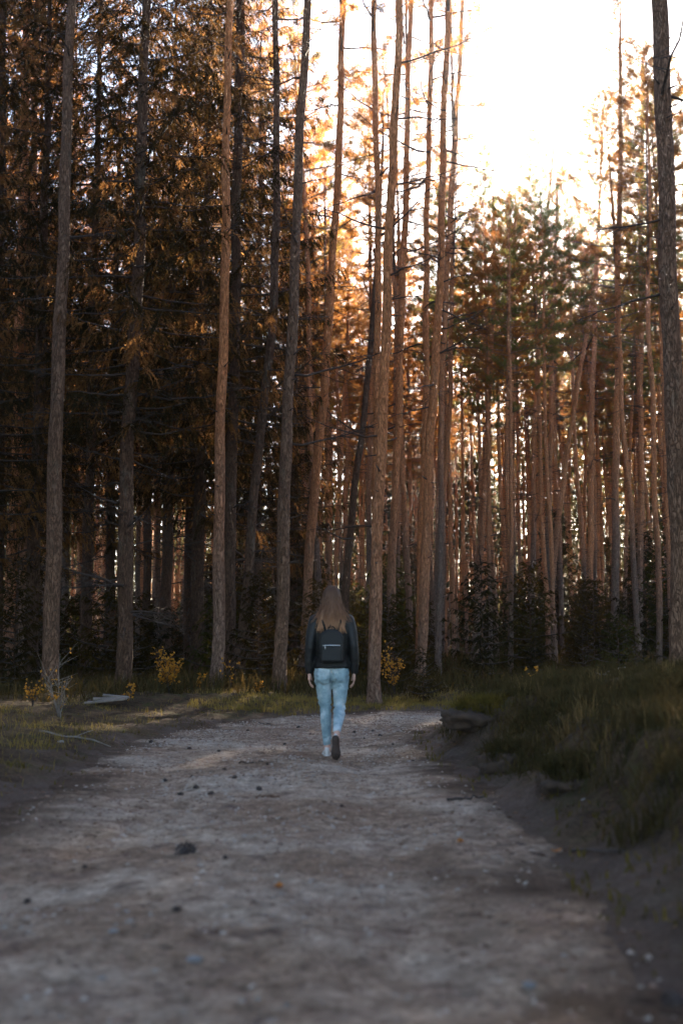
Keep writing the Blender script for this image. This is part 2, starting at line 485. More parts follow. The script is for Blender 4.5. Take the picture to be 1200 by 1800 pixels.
def pine_crown(seed, Lc=9.0, rad=2.1, dens=1.0, fine=1.0, spire=0.0):
    """crown of a Scots pine: limbs with side twigs, tufts of needles along the twigs; origin at the crown's base"""
    r = np.random.default_rng(seed)
    g = Geo()
    n = int(62 * dens)
    TB, TD = [], []
    for i in range(n):
        u = (i + r.uniform(-.4, .4)) / n
        u = min(max(u, 0), .995)
        z = Lc * (.02 + .97 * u ** .92)
        prof = (math.sin(math.pi * min(.14 + u * .62, 1)) ** .8) * (1 - u) ** (.35 + .45 * spire) + .16
        L = rad * prof * r.uniform(.55, 1.2)
        az = i * 2.4 + r.uniform(-.6, .6)
        up = r.uniform(-.2, .2) + .75 * u ** 1.5
        P = branch_curve((0, 0, z), az, L, up, r.uniform(-.05, .35), 7, r)
        add_tube(g, P, np.linspace(.032 * (1.1 - .8 * u), .005, 7), 4, 0)
        for k in range(max(5, int(8.0 * L))):
            t = r.uniform(.28, 1) ** .8 if u < .75 else r.uniform(.08, 1)
            b = interp(P, t)
            a2 = az + r.choice([-1, 1]) * r.uniform(.25, 1.2)
            l2 = r.uniform(.2, .6) * (1 - .4 * u)
            Q = branch_curve(b, a2, l2, up * .6 + r.uniform(-.15, .45), r.uniform(.0, .5), 4, r)
            add_tube(g, Q, np.linspace(.009, .003, 4), 3, 0)
            for q in range(r.integers(2, 5)):
                TB.append(interp(Q, r.uniform(.3, 1.0)) + r.normal(size=3) * .04)
                TD.append(norm(np.array([math.cos(a2), math.sin(a2), .6 + r.uniform(0, .6)])))
    for k in range(10):                                                  # leading shoot
        TB.append(np.array([0, 0, Lc * r.uniform(.93, 1.02)]) + r.normal(size=3) * .05); TD.append(np.array([0, 0, 1.0]))
    TB, TD = np.array(TB), np.array(TD)
    m_ = int(26 * fine); T = len(TB)
    dirs = norm(TD[:, None] * .6 + norm(r.normal(size=(T, m_, 3))))
    base = TB[:, None] + dirs * .015 + TD[:, None] * r.uniform(-.11, .11, (T, m_, 1))
    k = T * m_
    needles(g, base.reshape(-1, 3), dirs.reshape(-1, 3), r.uniform(.07, .13, k), r.uniform(.009, .016, k), r, 1)
    add_tube(g, [(0, 0, -.2), (.03, 0, Lc * .5), (0, .03, Lc * 1.0)], [.05, .03, .005], 6, 0)
    return g.mesh('pine_crown', [M['pine_bark'], M['pine_needle']])

def spruce_crown(seed, H=24.0, z0=4.5, Lmax=3.2, step=.105, fine=1.0, sag=1.0, needle='spruce_needle', tw=1.0):
    """drooping spruce crown with hanging branchlets; origin at the foot of the tree"""
    r = np.random.default_rng(seed)
    g = Geo()
    z = z0; i = 0
    while z < H - .15:
        u = (z - z0) / (H - z0)
        L = (Lmax * (1 - u) ** .75 + .12) * r.uniform(.55, 1.15) * min(1, .55 + u * 3)
        az = i * 2.399 + r.uniform(-.5, .5)
        P = branch_curve((0, 0, z), az, L, -.28 * sag + .55 * u, .22 * r.uniform(.3, 1.6), 7, r)
        add_tube(g, P, np.linspace(.028 * (1.15 - u), .005, 7), 4, 0)
        nt_ = int(max(4, L * 17 * fine / tw))
        ts = r.uniform(.16, 1, nt_)
        B = interp(P, ts)
        sgn = r.choice([-1, 1], nt_)
        a2 = az + sgn * r.uniform(.5, 1.3, nt_)
        l2 = r.uniform(.22, .75, nt_) * (1.1 - .5 * ts) * (1 - .4 * u) * tw
        hang = r.uniform(.5, 2.2, nt_) * sag * (1 - .7 * u)
        d0 = np.stack([np.cos(a2), np.sin(a2), -hang * .5], 1)
        d1 = np.stack([np.cos(a2) * .35, np.sin(a2) * .35, -hang], 1)
        m_ = int(26 * fine)
        tt = np.tile(np.linspace(.05, 1, m_), (nt_, 1)) + r.uniform(-.05, .05, (nt_, m_))
        pos = B[:, None] + (d0[:, None] * (tt - tt ** 2 * .5)[..., None] + norm(d1)[:, None] * (tt ** 2 * .6)[..., None]) * l2[:, None, None]
        tan = norm(d0[:, None] * (1 - tt)[..., None] + norm(d1)[:, None] * tt[..., None])
        dirs = norm(tan * 1.0 + norm(r.normal(size=(nt_, m_, 3))) * .7)
        k = nt_ * m_
        needles(g, pos.reshape(-1, 3), dirs.reshape(-1, 3), r.uniform(.05, .11, k) * (.4 + .6 * tw), r.uniform(.013, .024, k) / fine * (.4 + .6 * tw), r, 1)
        z += step * r.uniform(.5, 1.5) * (1 - .35 * u); i += 1
    return g.mesh('spruce_crown', [M['dead_wood'], M[needle]])

def dead_branch_mesh(seed, L=1.4):
    """bare dead limb with side twigs, growing along +X from the origin"""
    r = np.random.default_rng(seed)
    g = Geo()
    P = branch_curve((0, 0, 0), 0, L, r.uniform(-.35, .25), r.uniform(-.3, .3), 8, r)
    add_tube(g, P, np.linspace(.016 + .006 * L, .004, 8), 5)
    for k in range(int(4 + 4 * L)):
        t = r.uniform(.2, .95); b = interp(P, t)
        l2 = r.uniform(.15, .5) * L * (1.15 - t)
        Q = branch_curve(b, r.choice([-1, 1]) * r.uniform(.3, 1.1), l2, r.uniform(-.7, .35), r.uniform(-.3, .2), 5, r)
        add_tube(g, Q, np.linspace(.008, .003, 5), 3)
        for q in range(2):
            c = interp(Q, r.uniform(.3, .9))
            W = branch_curve(c, r.uniform(-2, 2), l2 * .5, r.uniform(-.8, .3), 0, 3, r)
            add_tube(g, W, [.004, .003, .002], 3)
    return g.mesh('dead_branch', [M['dead_wood']])

def stub_mesh(seed):
    r = np.random.default_rng(seed); g = Geo()
    P = branch_curve((0, 0, 0), 0, r.uniform(.12, .35), r.uniform(-.3, .5), 0, 4, r)
    add_tube(g, P, np.linspace(.02, .008, 4), 5)
    return g.mesh('branch_stub', [M['dead_wood']])

def trunk_geo(P, rad, seed, sides=14, jit=.018):
    """trunk along world-relative points, resampled, with a flared and lobed foot"""
    r = np.random.default_rng(seed)
    z = P[:, 2]
    zz = np.r_[np.linspace(-.25, 1.0, 9), np.arange(1.4, z[-1], .45), z[-1]]
    X = np.interp(zz, z, P[:, 0]); Y = np.interp(zz, z, P[:, 1])
    k = np.ones(5) / 5
    if len(zz) > 24:
        X[6:-3] = np.convolve(X, k, 'same')[6:-3]; Y[6:-3] = np.convolve(Y, k, 'same')[6:-3]
    ph = r.uniform(0, 6, 4)
    X = X + .018 * np.sin(zz * .9 + ph[0]) + .012 * np.sin(zz * 2.3 + ph[1])
    Y = Y + .03 * np.sin(zz * .5 + ph[2])
    rr = np.interp(zz, z, rad) * (1 + .45 * np.exp(-np.maximum(zz, 0) / .22)) * (1 + .03 * r.normal(size=len(zz)))
    V, Q = tube(np.stack([X, Y, zz], 1), rr, sides, False)
    Vr = V.reshape(len(zz), sides, 3); ax = np.stack([X, Y, zz], 1)[:, None]
    an = np.linspace(0, 2 * np.pi, sides, endpoint=False)
    lob = 1 + .16 * np.sin(an * 4 + ph[3])[None] * np.exp(-np.maximum(zz, 0) / .25)[:, None] + jit * r.normal(size=(len(zz), sides))
    V = (ax + (Vr - ax) * lob[..., None]).reshape(-1, 3)
    g = Geo(); g.add(V, Q)
    return g

DEAD = [dead_branch_mesh(100 + i, L) for i, L in enumerate((.7, 1.0, 1.3, 1.6, 2.0, 2.4, 1.1, 1.8))]
STUB = [stub_mesh(200 + i) for i in range(5)]
PINE = [pine_crown(300 + i, Lc, ra, de, 1.0, sp) for i, (Lc, ra, de, sp) in enumerate(((9, 2.2, 1.0, 0), (10, 2.0, 1.1, .4), (8, 2.5, .9, 0), (11, 1.9, 1.2, .8), (9.5, 2.3, 1.0, .2), (12, 1.7, 1.2, 1.0)))]
THIN = [pine_crown(350 + i, Lc, ra, .42, .8, sp) for i, (Lc, ra, sp) in enumerate(((9, 2.0, 0), (10, 1.8, .4), (8, 2.2, .2)))]
SPRUCE = [spruce_crown(400, 25, 5.2, 3.3), spruce_crown(401, 23, 4.2, 2.9), spruce_crown(402, 26, 6.5, 3.6), spruce_crown(403, 22, 3.0, 2.7)]
YOUNG = [spruce_crown(500 + i, hh, .25, ll, .055, .7, .45, 'young_needle', .5) for i, (hh, ll) in enumerate(((4.6, 1.35), (3.2, 1.1), (6.2, 1.6), (2.0, .85)))]

ORANGE, BROWN, OLIVE, GREEN, DARK = (1.35, .98, .72, 1), (1.1, .9, .75, 1), (.9, 1.05, .85, 1), (.62, 1.05, .85, 1), (.8, .8, .85, 1)

def put(name, mesh, parent, loc=(0, 0, 0), rot=(0, 0, 0), s=1.0, color=None):
    o = bpy.data.objects.new(name, mesh)
    o.location = loc; o.rotation_euler = rot; o.scale = (s, s, s)
    if color: o.color = color
    return link(o, parent)

hero_n = [0]
HEROXY = []
def hero(kind, D, pix, wb, wt, H, label, crown=None, cz=.62, mat='pine_bark_hero', color=ORANGE, ndead=14, nstub=10, zd=(2.5, 15.5), cs=1.0, group=None, dlean=0.0, thin=False):
    """a tree placed by its trunk line; pix runs from the foot upwards in photo pixels, widths in photo pixels"""
    hero_n[0] += 1; sd = 1000 + hero_n[0]
    r = np.random.default_rng(sd)
    base = ray(pix[0][0], pix[0][1], D)
    X = base[0]; Z = H1(X, D) - .03
    pts = [np.array([X, D, Z])]
    for (px, py) in pix[1:]:
        p = ray(px, py, D)
        if p[2] > pts[-1][2] + .2:
            pts.append(p)
    pts = np.array(pts)
    if pts[-1][2] - Z < H:
        d = norm((pts[-1] - pts[-2])[None])[0]; d = norm((d * .6 + np.array([0, 0, .4]))[None])[0]
        k = (H - (pts[-1][2] - Z)) / d[2]
        pts = np.vstack([pts, pts[-1] + d * k])
    P = pts - pts[0]
    P[:, 1] += dlean * P[:, 2]
    zs = P[:, 2]; ztop = ray(*pix[-1], D)[2] - Z
    rb, rt = wb * D / F / 2, wt * D / F / 2
    rad = np.interp(zs, [0, max(ztop, 1), max(H, ztop + .1)], [rb, rt, .012])
    root = empty({'pine': 'pine_tree', 'spruce': 'spruce_tree'}[kind], (X, D, Z))
    tag(root, label, 'tree', group or 'tall trees standing along the edge of the path')
    HEROXY.append((X, D))
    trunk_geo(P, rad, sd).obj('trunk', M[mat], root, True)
    at = lambda z: np.array([np.interp(z, zs, P[:, 0]), np.interp(z, zs, P[:, 1]), z])
    if crown is not None:
        if kind == 'pine':
            zc = H * cz
            put('crown', THIN[crown % 3] if thin else PINE[crown], root, at(zc), (0, 0, r.uniform(0, 6)), cs * (H - zc) / 9.6, color)
        else:
            put('crown', SPRUCE[crown], root, (0, 0, 0), (0, math.atan2(P[-1, 0], P[-1, 2]), 0), cs * H / 24.5, color)
    for k in range(ndead):
        z = r.uniform(*zd); z = min(z, H * .8)
        put('dead_branch', DEAD[r.integers(len(DEAD))], root, at(z), (0, 0, r.uniform(0, 6.28)), r.uniform(.55, 1.05))
    for k in range(nstub):
        z = r.uniform(1.2, 14); z = min(z, H * .75)
        q = np.interp(z, zs, rad); a = r.uniform(0, 6.28)
        put('branch_stub', STUB[r.integers(5)], root, at(z) + np.array([math.cos(a), math.sin(a), 0]) * q * .6, (0, 0, a), r.uniform(.6, 1.0))
    return root

# ---- tall trees along the far edge of the path, left to right
hero('pine', 27, [(-4, 1190), (3, 300), (6, 0)], 20, 13, 24, 'dark trunk cut by the photo\'s left edge', 0, color=DARK, mat='spruce_bark')
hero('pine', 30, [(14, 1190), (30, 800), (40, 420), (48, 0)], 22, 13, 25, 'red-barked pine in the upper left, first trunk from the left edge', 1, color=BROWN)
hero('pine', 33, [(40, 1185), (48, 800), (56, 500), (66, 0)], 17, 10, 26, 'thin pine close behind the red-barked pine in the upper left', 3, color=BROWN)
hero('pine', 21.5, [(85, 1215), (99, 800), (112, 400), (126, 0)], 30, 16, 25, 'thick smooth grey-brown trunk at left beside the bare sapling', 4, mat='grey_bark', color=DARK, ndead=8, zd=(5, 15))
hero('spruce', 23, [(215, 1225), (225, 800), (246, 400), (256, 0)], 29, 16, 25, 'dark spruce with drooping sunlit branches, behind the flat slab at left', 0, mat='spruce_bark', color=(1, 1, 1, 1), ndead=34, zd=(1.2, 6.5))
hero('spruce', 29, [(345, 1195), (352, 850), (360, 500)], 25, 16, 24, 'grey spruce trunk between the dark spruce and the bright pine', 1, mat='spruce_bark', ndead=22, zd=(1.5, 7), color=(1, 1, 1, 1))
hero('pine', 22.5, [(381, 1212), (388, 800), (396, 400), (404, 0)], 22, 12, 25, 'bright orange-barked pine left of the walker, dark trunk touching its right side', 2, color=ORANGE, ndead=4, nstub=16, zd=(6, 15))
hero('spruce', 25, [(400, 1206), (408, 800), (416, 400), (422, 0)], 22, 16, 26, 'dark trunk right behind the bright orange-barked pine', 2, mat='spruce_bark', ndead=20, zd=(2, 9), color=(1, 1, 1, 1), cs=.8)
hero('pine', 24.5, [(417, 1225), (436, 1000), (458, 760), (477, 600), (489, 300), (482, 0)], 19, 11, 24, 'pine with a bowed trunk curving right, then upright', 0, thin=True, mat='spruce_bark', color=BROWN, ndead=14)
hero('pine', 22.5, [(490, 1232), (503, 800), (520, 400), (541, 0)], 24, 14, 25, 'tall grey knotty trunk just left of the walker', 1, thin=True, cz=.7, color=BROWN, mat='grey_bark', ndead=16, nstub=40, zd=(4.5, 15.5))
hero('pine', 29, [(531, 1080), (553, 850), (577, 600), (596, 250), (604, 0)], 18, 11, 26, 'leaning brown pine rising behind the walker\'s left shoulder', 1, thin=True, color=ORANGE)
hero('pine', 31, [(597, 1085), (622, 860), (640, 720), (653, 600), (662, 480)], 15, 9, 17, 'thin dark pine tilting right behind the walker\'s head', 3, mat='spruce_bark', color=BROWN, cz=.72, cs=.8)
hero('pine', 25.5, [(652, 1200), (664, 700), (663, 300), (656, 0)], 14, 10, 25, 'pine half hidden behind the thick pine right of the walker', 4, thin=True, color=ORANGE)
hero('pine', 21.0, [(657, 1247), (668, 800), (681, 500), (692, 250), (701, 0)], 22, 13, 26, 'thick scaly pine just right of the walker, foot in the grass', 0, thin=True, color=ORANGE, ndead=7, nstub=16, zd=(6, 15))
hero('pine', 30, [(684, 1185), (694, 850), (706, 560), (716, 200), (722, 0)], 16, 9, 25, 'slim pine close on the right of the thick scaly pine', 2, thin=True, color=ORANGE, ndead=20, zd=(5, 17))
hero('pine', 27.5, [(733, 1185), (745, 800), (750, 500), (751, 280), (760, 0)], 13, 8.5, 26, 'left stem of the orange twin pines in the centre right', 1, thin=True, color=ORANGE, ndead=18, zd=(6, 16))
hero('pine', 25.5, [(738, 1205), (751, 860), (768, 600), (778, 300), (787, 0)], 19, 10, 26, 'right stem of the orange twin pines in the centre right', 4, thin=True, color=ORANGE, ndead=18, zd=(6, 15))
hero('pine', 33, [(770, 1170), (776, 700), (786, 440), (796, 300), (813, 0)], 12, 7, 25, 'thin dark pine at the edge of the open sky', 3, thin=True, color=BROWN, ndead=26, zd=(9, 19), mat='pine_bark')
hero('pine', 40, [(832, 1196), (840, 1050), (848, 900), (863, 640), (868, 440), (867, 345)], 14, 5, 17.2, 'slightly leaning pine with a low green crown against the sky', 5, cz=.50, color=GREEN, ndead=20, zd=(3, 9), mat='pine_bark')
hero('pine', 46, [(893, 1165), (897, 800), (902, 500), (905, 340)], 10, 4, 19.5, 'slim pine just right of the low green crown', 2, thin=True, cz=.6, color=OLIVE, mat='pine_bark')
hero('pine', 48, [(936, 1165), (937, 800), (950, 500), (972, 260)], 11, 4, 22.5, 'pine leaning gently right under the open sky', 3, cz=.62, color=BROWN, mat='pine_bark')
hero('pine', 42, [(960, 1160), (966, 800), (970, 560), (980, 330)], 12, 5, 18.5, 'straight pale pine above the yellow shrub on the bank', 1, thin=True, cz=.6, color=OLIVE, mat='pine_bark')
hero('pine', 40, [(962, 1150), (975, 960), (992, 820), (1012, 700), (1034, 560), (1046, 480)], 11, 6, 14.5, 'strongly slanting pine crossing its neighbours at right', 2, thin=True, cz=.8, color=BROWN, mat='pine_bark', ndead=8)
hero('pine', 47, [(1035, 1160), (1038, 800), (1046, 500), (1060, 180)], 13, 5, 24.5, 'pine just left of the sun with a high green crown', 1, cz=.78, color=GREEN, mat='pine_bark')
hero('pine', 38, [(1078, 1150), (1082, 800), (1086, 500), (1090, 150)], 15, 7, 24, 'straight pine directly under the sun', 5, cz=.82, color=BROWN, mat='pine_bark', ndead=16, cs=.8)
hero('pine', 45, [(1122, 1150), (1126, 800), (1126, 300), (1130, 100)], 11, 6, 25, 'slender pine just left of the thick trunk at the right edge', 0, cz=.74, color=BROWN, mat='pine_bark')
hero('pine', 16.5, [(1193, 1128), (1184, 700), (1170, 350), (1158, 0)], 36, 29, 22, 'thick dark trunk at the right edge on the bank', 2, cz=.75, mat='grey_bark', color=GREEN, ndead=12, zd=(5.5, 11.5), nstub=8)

# ---- further spruces on the left
spr = [(-70, 24, 3, 24, 'dark spruce whose branches reach in from the left edge'), (30, 34, 1, 25, 'shaded spruce behind the thick grey-brown trunk'),
       (150, 31, 2, 26, 'tall spruce between the thick grey-brown trunk and the dark spruce'), (290, 33, 0, 25, 'spruce with orange backlit sprays behind the dark spruce'),
       (450, 37, 3, 23, 'spruce behind the bowed pine'), (255, 43, 2, 25, 'far spruce seen between the dark spruce and the bright pine'), (100, 45, 0, 24, 'far spruce seen left of the dark spruce'),
       (515, 41, 1, 22, 'spruce with golden sprays behind the knotty trunk'), (-20, 42, 2, 26, 'far spruce at the upper left corner'), (55, 27, 3, 23, 'shaded spruce just left of the thick grey-brown trunk'),
       (330, 39, 2, 24, 'far spruce glimpsed left of the bright pine'), (190, 37, 1, 25, 'shaded spruce right behind the dark spruce'), (385, 35, 0, 24, 'spruce hidden behind the bright pine and its dark neighbour'), (-110, 32, 0, 25, 'spruce whose branch tips show at the left edge')]
for px, D, v, H, lab in spr:
    hero('spruce', D, [(px, 1190), (px + (600 - px) * .03, 600)], .34 * F / D, .24 * F / D, H, lab, v, mat='spruce_bark', color=(1, 1, 1, 1), ndead=16, nstub=0, zd=(1.2, 6), group='spruces crowding the left side')

# ---- the pine stand behind
TR = []
for i in range(6):
    r = np.random.default_rng(600 + i)
    H = 23.0
    z = np.linspace(0, H, 12)
    P = np.stack([np.cumsum(r.normal(size=12)) * .05 * np.minimum(1, z / 3), np.cumsum(r.normal(size=12)) * .05 * np.minimum(1, z / 3), z], 1)
    g = trunk_geo(P, np.interp(z, [0, H * .65, H], [.12, .08, .01]), 650 + i, 9)
    for k in range(34):
        zz = r.uniform(2.5, 15.5); b = interp(P, zz / H)
        Q = branch_curve(b, r.uniform(0, 6.28), r.uniform(.3, 1.5), r.uniform(-.3, .3), r.uniform(-.2, .3), 5, r)
        add_tube(g, Q, np.linspace(.016, .005, 5), 3, 1)
        for q in range(2):
            W = branch_curve(interp(Q, r.uniform(.4, .9)), r.uniform(0, 6.28), r.uniform(.15, .5), r.uniform(-.5, .3), 0, 3, r)
            add_tube(g, W, [.007, .005, .003], 3, 1)
    TR.append((g.mesh('pine_trunk', [M['pine_bark'], M['dead_wood']], True), P))

_z = np.linspace(0, 25, 12)
NEAR_TRUNK = trunk_geo(np.stack([0 * _z, 0 * _z, _z], 1), np.interp(_z, [0, 25], [.2, .02]), 699, 10).mesh('spruce_trunk', [M['spruce_bark']], True)

def skyline(px):
    return float(np.interp(px, [0, 780, 800, 830, 865, 920, 960, 1000, 1040, 1080, 1130, 1200, 1400], [-900, -900, 300, 360, 330, 330, 250, 300, 190, 110, 90, 40, -200]))

stand = []
rs = np.random.default_rng(77)
tries = 0
while len(stand) < 262 and tries < 60000:
    tries += 1
    D = 31 + 68 * rs.uniform() ** .8
    px = rs.uniform(-140, 1340)
    X = (px - 600) / F * D
    if px < 500 and rs.uniform() < (.75 if D < 60 else .45): continue
    if any((X - a) ** 2 + (D - b) ** 2 < 1.25 ** 2 for a, b in HEROXY): continue
    if any((X - a) ** 2 + (D - b) ** 2 < 1.6 ** 2 for a, b, *_ in stand): continue
    H = rs.uniform(18.5, 26)
    ymax = HOR - (H - CAMZ) / D * F
    top = skyline(px)
    if ymax < top:
        H = CAMZ + (HOR - top - rs.uniform(0, 90)) / F * D
        if H < 11.5: continue
    ct, cb_ = HOR - (H - CAMZ) / D * F, HOR - (.56 * H - CAMZ) / D * F
    if abs(px - 1082) < 24 and ct < 470 and cb_ > 405: continue
    stand.append((X, D, H, px))
for px, D, H in ((1088, 52, 19.0), (1060, 61, 21.0), (1106, 66, 22.5)):      # extra pines added so their low crowns shade the near path
    stand.append(((px - 600) / F * D, D, H, px))
stand.sort(key=lambda a: a[1])
SHORT = ['trunk on the left edge', 'red-barked pine at upper left', 'thin pine at upper left', 'thick grey-brown trunk', 'dark spruce', 'grey spruce trunk', 'bright orange-barked pine', 'dark trunk behind the bright pine',
         'bowed pine', 'knotty grey trunk', 'leaning brown pine', 'thin dark tilted pine', 'half-hidden pine', 'thick scaly pine', 'slim pine by the thick scaly one', 'left twin pine', 'right twin pine', 'thin pine at the sky gap',
         'low green-crowned pine', 'slim pine by the green crown', 'gently leaning pine', 'straight pale pine', 'strongly slanting pine', 'green-crowned pine near the sun', 'pine under the sun', 'slender pine at far right', 'thick trunk on the bank']
HPX = [(600 + x / y * F, n_) for (x, y), n_ in zip(HEROXY[:27], SHORT)]
slots = set()
def stand_label(px, D):
    if D > 60 or not 0 < px < 1200: return None
    h = min(HPX, key=lambda q: abs(q[0] - px))
    key = (h[1], px > h[0])
    if key in slots or abs(h[0] - px) > 45: return None
    slots.add(key)
    return 'slim background pine standing just %s of the %s' % ('right' if px > h[0] else 'left', h[1])

for X, D, H, px in stand:
    r = rs
    v = r.integers(len(TR)); me, P = TR[v]
    sc = H / 23.0
    root = empty('pine_tree', (X, D, H1(X, D) - .03), r.uniform(0, 6.28), sc)
    lean = r.normal(0, .018, 2) * (2.5 if r.uniform() < .12 else 1)
    root.rotation_euler = (lean[0], lean[1], r.uniform(0, 6.28))
    if px < 520: lab, grp = 'slim dark pine deep in the shade behind the left spruces', 'pines behind the left spruces'
    elif px < 800: lab, grp = 'slim orange-barked pine deep in the stand behind the walker', 'pines deep in the stand behind the walker'
    else: lab, grp = 'slim straight pine in the hazy stand behind the right bank', 'pines in the hazy stand at right'
    tag(root, stand_label(px, D) or lab, 'tree', grp)
    put('trunk', me, root, s=1.0)
    cb = r.uniform(.54, .66)
    b = interp(P, cb)
    col = [ORANGE, BROWN, OLIVE][r.choice(3, p=[.55, .3, .15])] if px < 790 else [ORANGE, BROWN, OLIVE, GREEN][r.choice(4, p=[.3, .3, .2, .2])]
    thin = (470 < px < 810 and D < 44) or (820 < px < 1010 and D < 58 and r.uniform() < .55)
    cr = r.integers(3 if thin else len(PINE))
    Lc = [9, 10, 8, 11, 9.5, 12][cr]
    o = put('crown', (THIN if thin else PINE)[cr], root, b, (0, 0, r.uniform(0, 6)), 1, col)
    k = 23.0 * (1 - cb) / Lc
    o.scale = (k * r.uniform(.85, 1.15), k * r.uniform(.85, 1.15), k * 1.02)

# ---- young spruces under the stand
ys = np.random.default_rng(5)
yp = []
named_young = [(690, 1215, 23.5, 3, .62, 'small rusty young spruce at the foot of the thick scaly pine'),
               (742, 1245, 21.8, 3, .55, 'little dark spruce at the bend of the path'),
               (560, 1225, 24, 1, .75, 'bushy young spruce hidden behind the walker\'s jacket'),
               (455, 1225, 24.3, 1, .8, 'young spruce between the bowed pine and the knotty trunk'),
               (30, 1220, 22, 1, .8, 'dark young spruce at the foot of the leftmost trunks')]
for px, py, D, v, s, lab in named_young:
    X = (px - 600) / F * D; yp.append((X, D))
    root = empty('young_spruce', (X, D, H1(X, D) - .05), ys.uniform(0, 6), s)
    tag(root, lab, 'young spruce', 'young spruces under the tall trees')
    put('crown', YOUNG[v], root, color=BROWN)
    g = Geo(); hh = (4.6, 3.2, 6.2, 2.0)[v]
    add_tube(g, [(0, 0, -.1), (0, 0, hh * .97)], [.035, .006], 6); g.obj('trunk', M['spruce_bark'], root, True)
YT = []
for hh in (4.6, 3.2, 6.2, 2.0):
    g = Geo(); add_tube(g, [(0, 0, -.1), (0, 0, hh * .97)], [.012 * hh, .006], 6); YT.append(g.mesh('young_trunk', [M['spruce_bark']], True))
n = 0
for _ in range(6000):
    if n >= 175: break
    D = 25.5 + 58 * ys.uniform() ** 1.2; px = ys.uniform(-120, 1320); X = (px - 600) / F * D
    if path_dist([X], [D])[0][0] < 1.5: continue
    if any((X - a) ** 2 + (D - b) ** 2 < 1.2 ** 2 for a, b in yp): continue
    if any((X - a) ** 2 + (D - b) ** 2 < .5 ** 2 for a, b in HEROXY): continue
    yp.append((X, D)); n += 1
    v = ys.integers(4) if D > 52 else ([1, 0, 3, 1][ys.integers(4)] if D > 36 else [1, 3, 3, 3][ys.integers(4)])
    root = empty('young_spruce', (X, D, H1(X, D) - .05), ys.uniform(0, 6), ys.uniform(.45, 1.35))
    side = 'behind the right bank' if px > 760 else ('in the dark under the left spruces' if px < 500 else 'among the trunks behind the walker')
    tag(root, 'young dark spruce in the undergrowth ' + side, 'young spruce', 'young spruces ' + side)
    put('crown', YOUNG[v], root, color=[DARK, (1.5, 1.25, .95, 1), (1.2, 1.4, 1.0, 1), BROWN][ys.integers(4)]); put('trunk', YT[v], root)

# ---- unseen spruces, added beside and behind the viewpoint to dim the path
sd = np.random.default_rng(15); near = []
for _ in range(4000):
    if len(near) >= 30: break
    y = sd.uniform(-8, 24); x = sd.choice([-1, 1]) * sd.uniform(3.8, 20)
    if y > 1 and abs(x) < .36 * y + 3.2: continue
    if path_dist([x], [y])[0][0] < 2.0 or (x > 0 and y > 16): continue
    if any((x - a) ** 2 + (y - b) ** 2 < 3.0 ** 2 for a, b in near): continue
    near.append((x, y))
for x, y in near:
    v = sd.integers(4); Hs = (25, 23, 26, 22)[v]
    root = empty('spruce_tree', (x, y, H1(x, y) - .05), sd.uniform(0, 6), sd.uniform(.85, 1.05))
    side = 'left of the path' if x < -.6 else 'right of the path'
    tag(root, 'tall shading spruce added beside the viewpoint, ' + side + ' and out of the frame', 'tree', 'spruces added to shade the path by the viewpoint, ' + side)
    put('crown', SPRUCE[v], root, color=DARK)
    put('trunk', NEAR_TRUNK, root, s=Hs / 25)

# ---- the far wood, one mass beyond the countable trees
def far_wood():
    r = np.random.default_rng(9); g = Geo()
    for i in range(1380):
        D = 90 + 190 * r.uniform() ** 1.3; X = r.uniform(-.42, .42) * D
        if i >= 1000:                                                    # the wood goes on to both sides
            D = r.uniform(4, 150); X = r.choice([-1, 1]) * (.37 * D + 6.5 + 42 * r.uniform() ** 1.3)
            if X > 0 and D < 40: X += 14
        D, X = float(D), float(X); H = r.uniform(17, 24); z0 = 0.3
        px = 600 + X / D * F
        add_tube(g, [(X, D, z0 - .3), (X + r.normal() * .3, D, z0 + H)], [.16, .03], 5, 0)
        k = 175; u = r.uniform(0, 1, k) ** .8
        zz = z0 + H * (.42 + .58 * u); rr = 2.0 * (1.05 - u) ** .5 * np.sqrt(r.uniform(0, 1, k)); a = r.uniform(0, 6.28, k)
        needles(g, np.stack([X + rr * np.cos(a), D + rr * np.sin(a), zz], 1), norm(r.normal(size=(k, 3))), r.uniform(.5, .9, k), r.uniform(.2, .4, k), r, 1)
        k = 60; u = r.uniform(0, 1, k)
        needles(g, np.stack([X + r.normal(size=k) * 2.0, D + r.normal(size=k) * 2, z0 + u * 6], 1), norm(r.normal(size=(k, 3))), r.uniform(.6, 1.0, k), r.uniform(.3, .5, k), r, 1)
    tag(g.obj('far_wood', [M['pine_bark'], M['far_needle']]), 'distant mass of pines closing the view between the trunks', 'wood', None, 'stuff').color = ORANGE
far_wood()

# ------------------------------------------------------------------ the walker
def ellipsoid(g, c, rx, ry, rz, nu=14, nv=9, mat=0):
    th = np.linspace(0, np.pi, nv); z = np.cos(th); q = np.maximum(np.sin(th), 1e-3)
    an = np.linspace(0, 2 * np.pi, nu, endpoint=False)
    V = np.stack([c[0] + rx * q[:, None] * np.cos(an), c[1] + ry * q[:, None] * np.sin(an), c[2] + rz * z[:, None] + 0 * an], -1).reshape(-1, 3)
    i = np.arange(nv - 1)[:, None] * nu; j = np.arange(nu)[None]; k = (j + 1) % nu
    g.add(V, np.stack([i + j, i + nu + j, i + nu + k, i + k], -1).reshape(-1, 4), mat)

